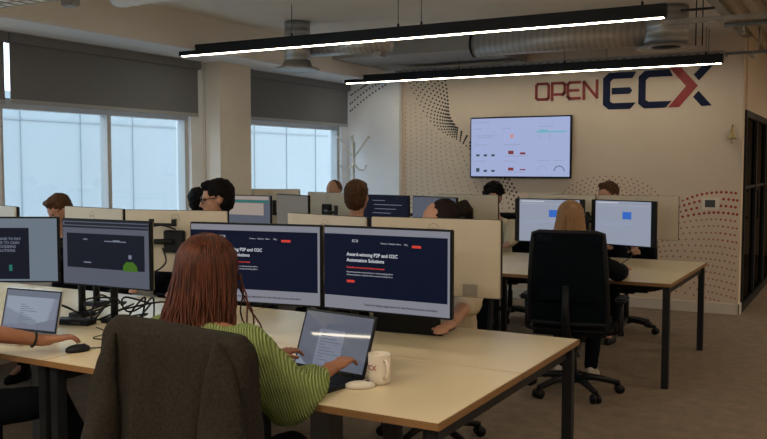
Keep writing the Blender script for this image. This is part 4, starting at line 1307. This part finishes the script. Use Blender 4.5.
# --- jacket over her chair
jk = thing('jacket', 'grey wool jacket draped over the chair back at the front desk', 'jacket', (-1.65, 2.08, 0), R(3))
jb = MB()
rings = []
NJ = 120
for k in range(30):
    f = k / 29
    z_ = 1.095 - 0.73 * f
    drop = min(1, f / 0.06)
    wd = 0.236 + 0.030 * min(1, f / 0.05) - 0.02 + 0.045 * f ** 0.8
    th_f = -0.262 + 0.02 * f
    yb = -0.352 - 0.045 * f ** 0.7 - 0.01 * math.sin(PI * f)
    ymid = (th_f + yb) / 2
    hd = (th_f - yb) / 2 * (0.6 + 0.4 * min(1, f / 0.04))
    r_ = []
    for q in range(NJ):
        a_ = 2 * PI * q / NJ
        ca, sa = math.cos(a_), math.sin(a_)
        ex = 0.35
        x = wd * math.copysign(abs(ca) ** ex, ca)
        y = ymid + hd * math.copysign(abs(sa) ** 0.6, sa)
        amp = 0.016 * f ** 0.6
        fold = amp * (math.sin(x * 42 + 1.1 + 1.4 * f) + 0.6 * math.sin(x * 75 + 0.4 - 2 * f))
        if sa < 0: y += fold
        x += 0.012 * f * math.sin(5 * f + (0 if ca > 0 else 2))
        lift = 0.012 * (1 - f) * (-x / 0.2)
        r_.append((x, y, z_ + lift))
    rings.append(r_)
jb.loft(rings)
remeshed('jacket_body', jb, 0.007, M['wool'], jk, smooth=2, disp=0.008, dscale=0.12)
for q, sc_ in ((1, 1.0), (-1, 0.75)):
    sl_ = MB()
    rr = []
    for k in range(18):
        f = k / 17
        cx = q * (0.195 + 0.035 * f)
        cy = -0.362 - 0.045 * f ** 0.6
        rx = (0.025 + 0.062 * min(1, f * 2.2) ** 0.7) * sc_
        ry = 0.016 + 0.028 * min(1, f * 2) + 0.004 * math.sin(14 * f)
        rr.append([(cx + rx * math.cos(2 * PI * u / 28), cy + ry * math.sin(2 * PI * u / 28) + 0.004 * math.sin(9 * f + 3 * math.cos(2 * PI * u / 28)), 1.05 - 0.56 * f - 0.03 * math.cos(2 * PI * u / 28) * q) for u in range(28)])
    sl_.loft(rr)
    remeshed('sleeve', sl_, 0.007, M['wool'], jk, smooth=3, disp=0.010, dscale=0.09)

# --- person at the left edge: arm and black trousers visible
P2 = person('person in black at the left edge, forearm reaching out to a black mouse', (-3.42, 2.02), R(-12), 1.0, lean=4, skin='skin_tan', top='blackcloth', trousers='blackcloth', sleeve=0.5, handL=(-3.85, 2.50, 0.79), handR=(-3.02, 2.475, 0.785), hair='short', haircol='darkhair', voxel=0.010, hv=0.006,
            legs=[((-0.16, 0.46, 0.50), (-0.18, 0.50, 0.10)), ((0.20, 0.60, 0.50), (0.22, 0.80, 0.10))], elbow_out=0.5)
wb = MB()
a, e, w, q = P2[3]['R']
dv = (e - w).normalized()
u_ = dv.cross(Vector((0, 0, 1))).normalized(); v_ = dv.cross(u_)
wc = w + dv * 0.035
wb.tube([wc + (u_ * math.cos(k * PI / 8) + v_ * math.sin(k * PI / 8)) * 0.032 for k in range(17)], 0.005, 6)
wb.build('wristband', M['black'], P2[0])
place_chair(-3.42, 2.02, R(-12), 'black office chair of the person at the left edge')

# --- far side of the front row
P6 = person('person in a cream shirt with dark hair in a bun behind the large silver screens', (-1.97, 4.27), R(180), 1.0, lean=10, head_yaw=-62, head_pitch=12, head_tilt=0, skin='skin', top='creamcloth', sleeve=0.62, hair='bun', haircol='darkhair', handL=(-1.70, 3.70, 0.78), handR=(-2.1, 3.80, 0.78), voxel=0.010, puff=0.02, hip_z=0.515, trousers='greycloth', elbow_out=1.6)
place_chair(-2.08, 4.27, R(172), 'black office chair of the person in the cream shirt')
P4 = person('man with dark hair, glasses and stubble behind the front row screens', (-3.74, 4.52), R(172), 1.06, lean=3, head_yaw=-38, head_pitch=8, skin='skin', top='blackcloth', hair='short', haircol='blackhair', glasses=True, handL=(-3.58, 4.0, 0.77), handR=(-3.93, 4.0, 0.77), hip_z=0.545, voxel=0.010)
place_chair(-3.75, 4.55, R(172), 'black office chair of the man in glasses')
P3 = person('person with brown hair bent low behind the left silver screens', (-5.20, 4.52), R(190), 0.93, lean=10, head_yaw=-25, head_pitch=32, skin='skin', top='blackcloth', hair='short', haircol='brownhair', handL=(-4.95, 4.0, 0.77), handR=(-5.2, 4.0, 0.77))
place_chair(-5.10, 4.55, R(190), 'black office chair by the large window')

# --- rear row, near side
P7 = person('man with short brown hair seen from behind in the middle of the office', (-3.40, 5.62), R(8), 1.10, lean=3, head_yaw=3, head_pitch=3, skin='skin', top='navycloth', hair='short', haircol='brownhair', handL=(-3.5, 6.12, 0.77), handR=(-3.2, 6.12, 0.77), hip_z=0.49)
place_chair(-3.36, 5.60, R(8), 'black office chair of the man seen from behind')
P5 = person('person with black hair half hidden behind the man in glasses', (-4.93, 5.55), R(20), 0.98, lean=6, head_yaw=30, skin='skin', top='blackcloth', hair='short', haircol='blackhair', handL=(-5.1, 6.1, 0.77), handR=(-4.8, 6.1, 0.77), hip_z=0.52)
place_chair(-4.93, 5.52, R(20), 'black office chair behind the man in glasses')
P11 = person('woman with long straight blonde hair in black seated at the rear right desk', (-1.76, 5.72), R(6), 0.94, lean=5, head_pitch=4, skin='skin', top='blackcloth', hair='none', handL=(-2.02, 6.24, 0.77), handR=(-1.50, 6.22, 0.78), shoes='whiteshoe', feet_back=0.12, elbow_out=1.2, puff=0.016, hip_z=0.49)
long_hair(P11[0], P11[1], 0.95, 'blonde', 0.42, 0.060, 5, layers=2, n=150, wav=0.004, flare=0.012, front=45, back=0.05)
place_chair(-1.70, 5.66, R(8), 'black mesh office chair under the blonde woman').scale = (1.08, 1.0, 1.02)

# --- rear row, far side
P10 = person('man with short brown hair behind the right pale screen, bare forearm on the desk', (-2.04, 7.93), R(182), 1.02, lean=11, head_yaw=-25, head_pitch=5, skin='skin', top='navycloth', sleeve=0.45, hair='short', haircol='brownhair', handR=(-1.85, 7.18, 0.785), handL=(-1.66, 7.28, 0.79), hip_z=0.54)
place_chair(-1.92, 8.05, R(185), 'black office chair of the man behind the pale screens')
P9 = person('person with curly black hair in a cream knit top below the television', (-3.20, 8.02), R(185), 1.0, lean=6, head_pitch=14, head_yaw=10, skin='skin', top='creamknit', hair='curly', haircol='blackhair', handR=(-3.35, 7.45, 0.77), handL=(-2.85, 7.40, 0.78), puff=0.02, elbow_out=1.2, hip_z=0.50)
place_chair(-3.08, 8.10, R(195), 'black office chair of the person in the cream knit top')
P8 = person('person with light brown hair mostly hidden by the pale silver screen', (-5.02, 7.95), R(180), 0.98, lean=4, head_pitch=12, skin='skin', top='navycloth', hair='balding', haircol='brownhair', handL=(-4.85, 7.42, 0.77), handR=(-5.15, 7.42, 0.77))
place_chair(-5.02, 8.0, R(180), 'black office chair next to the second window')
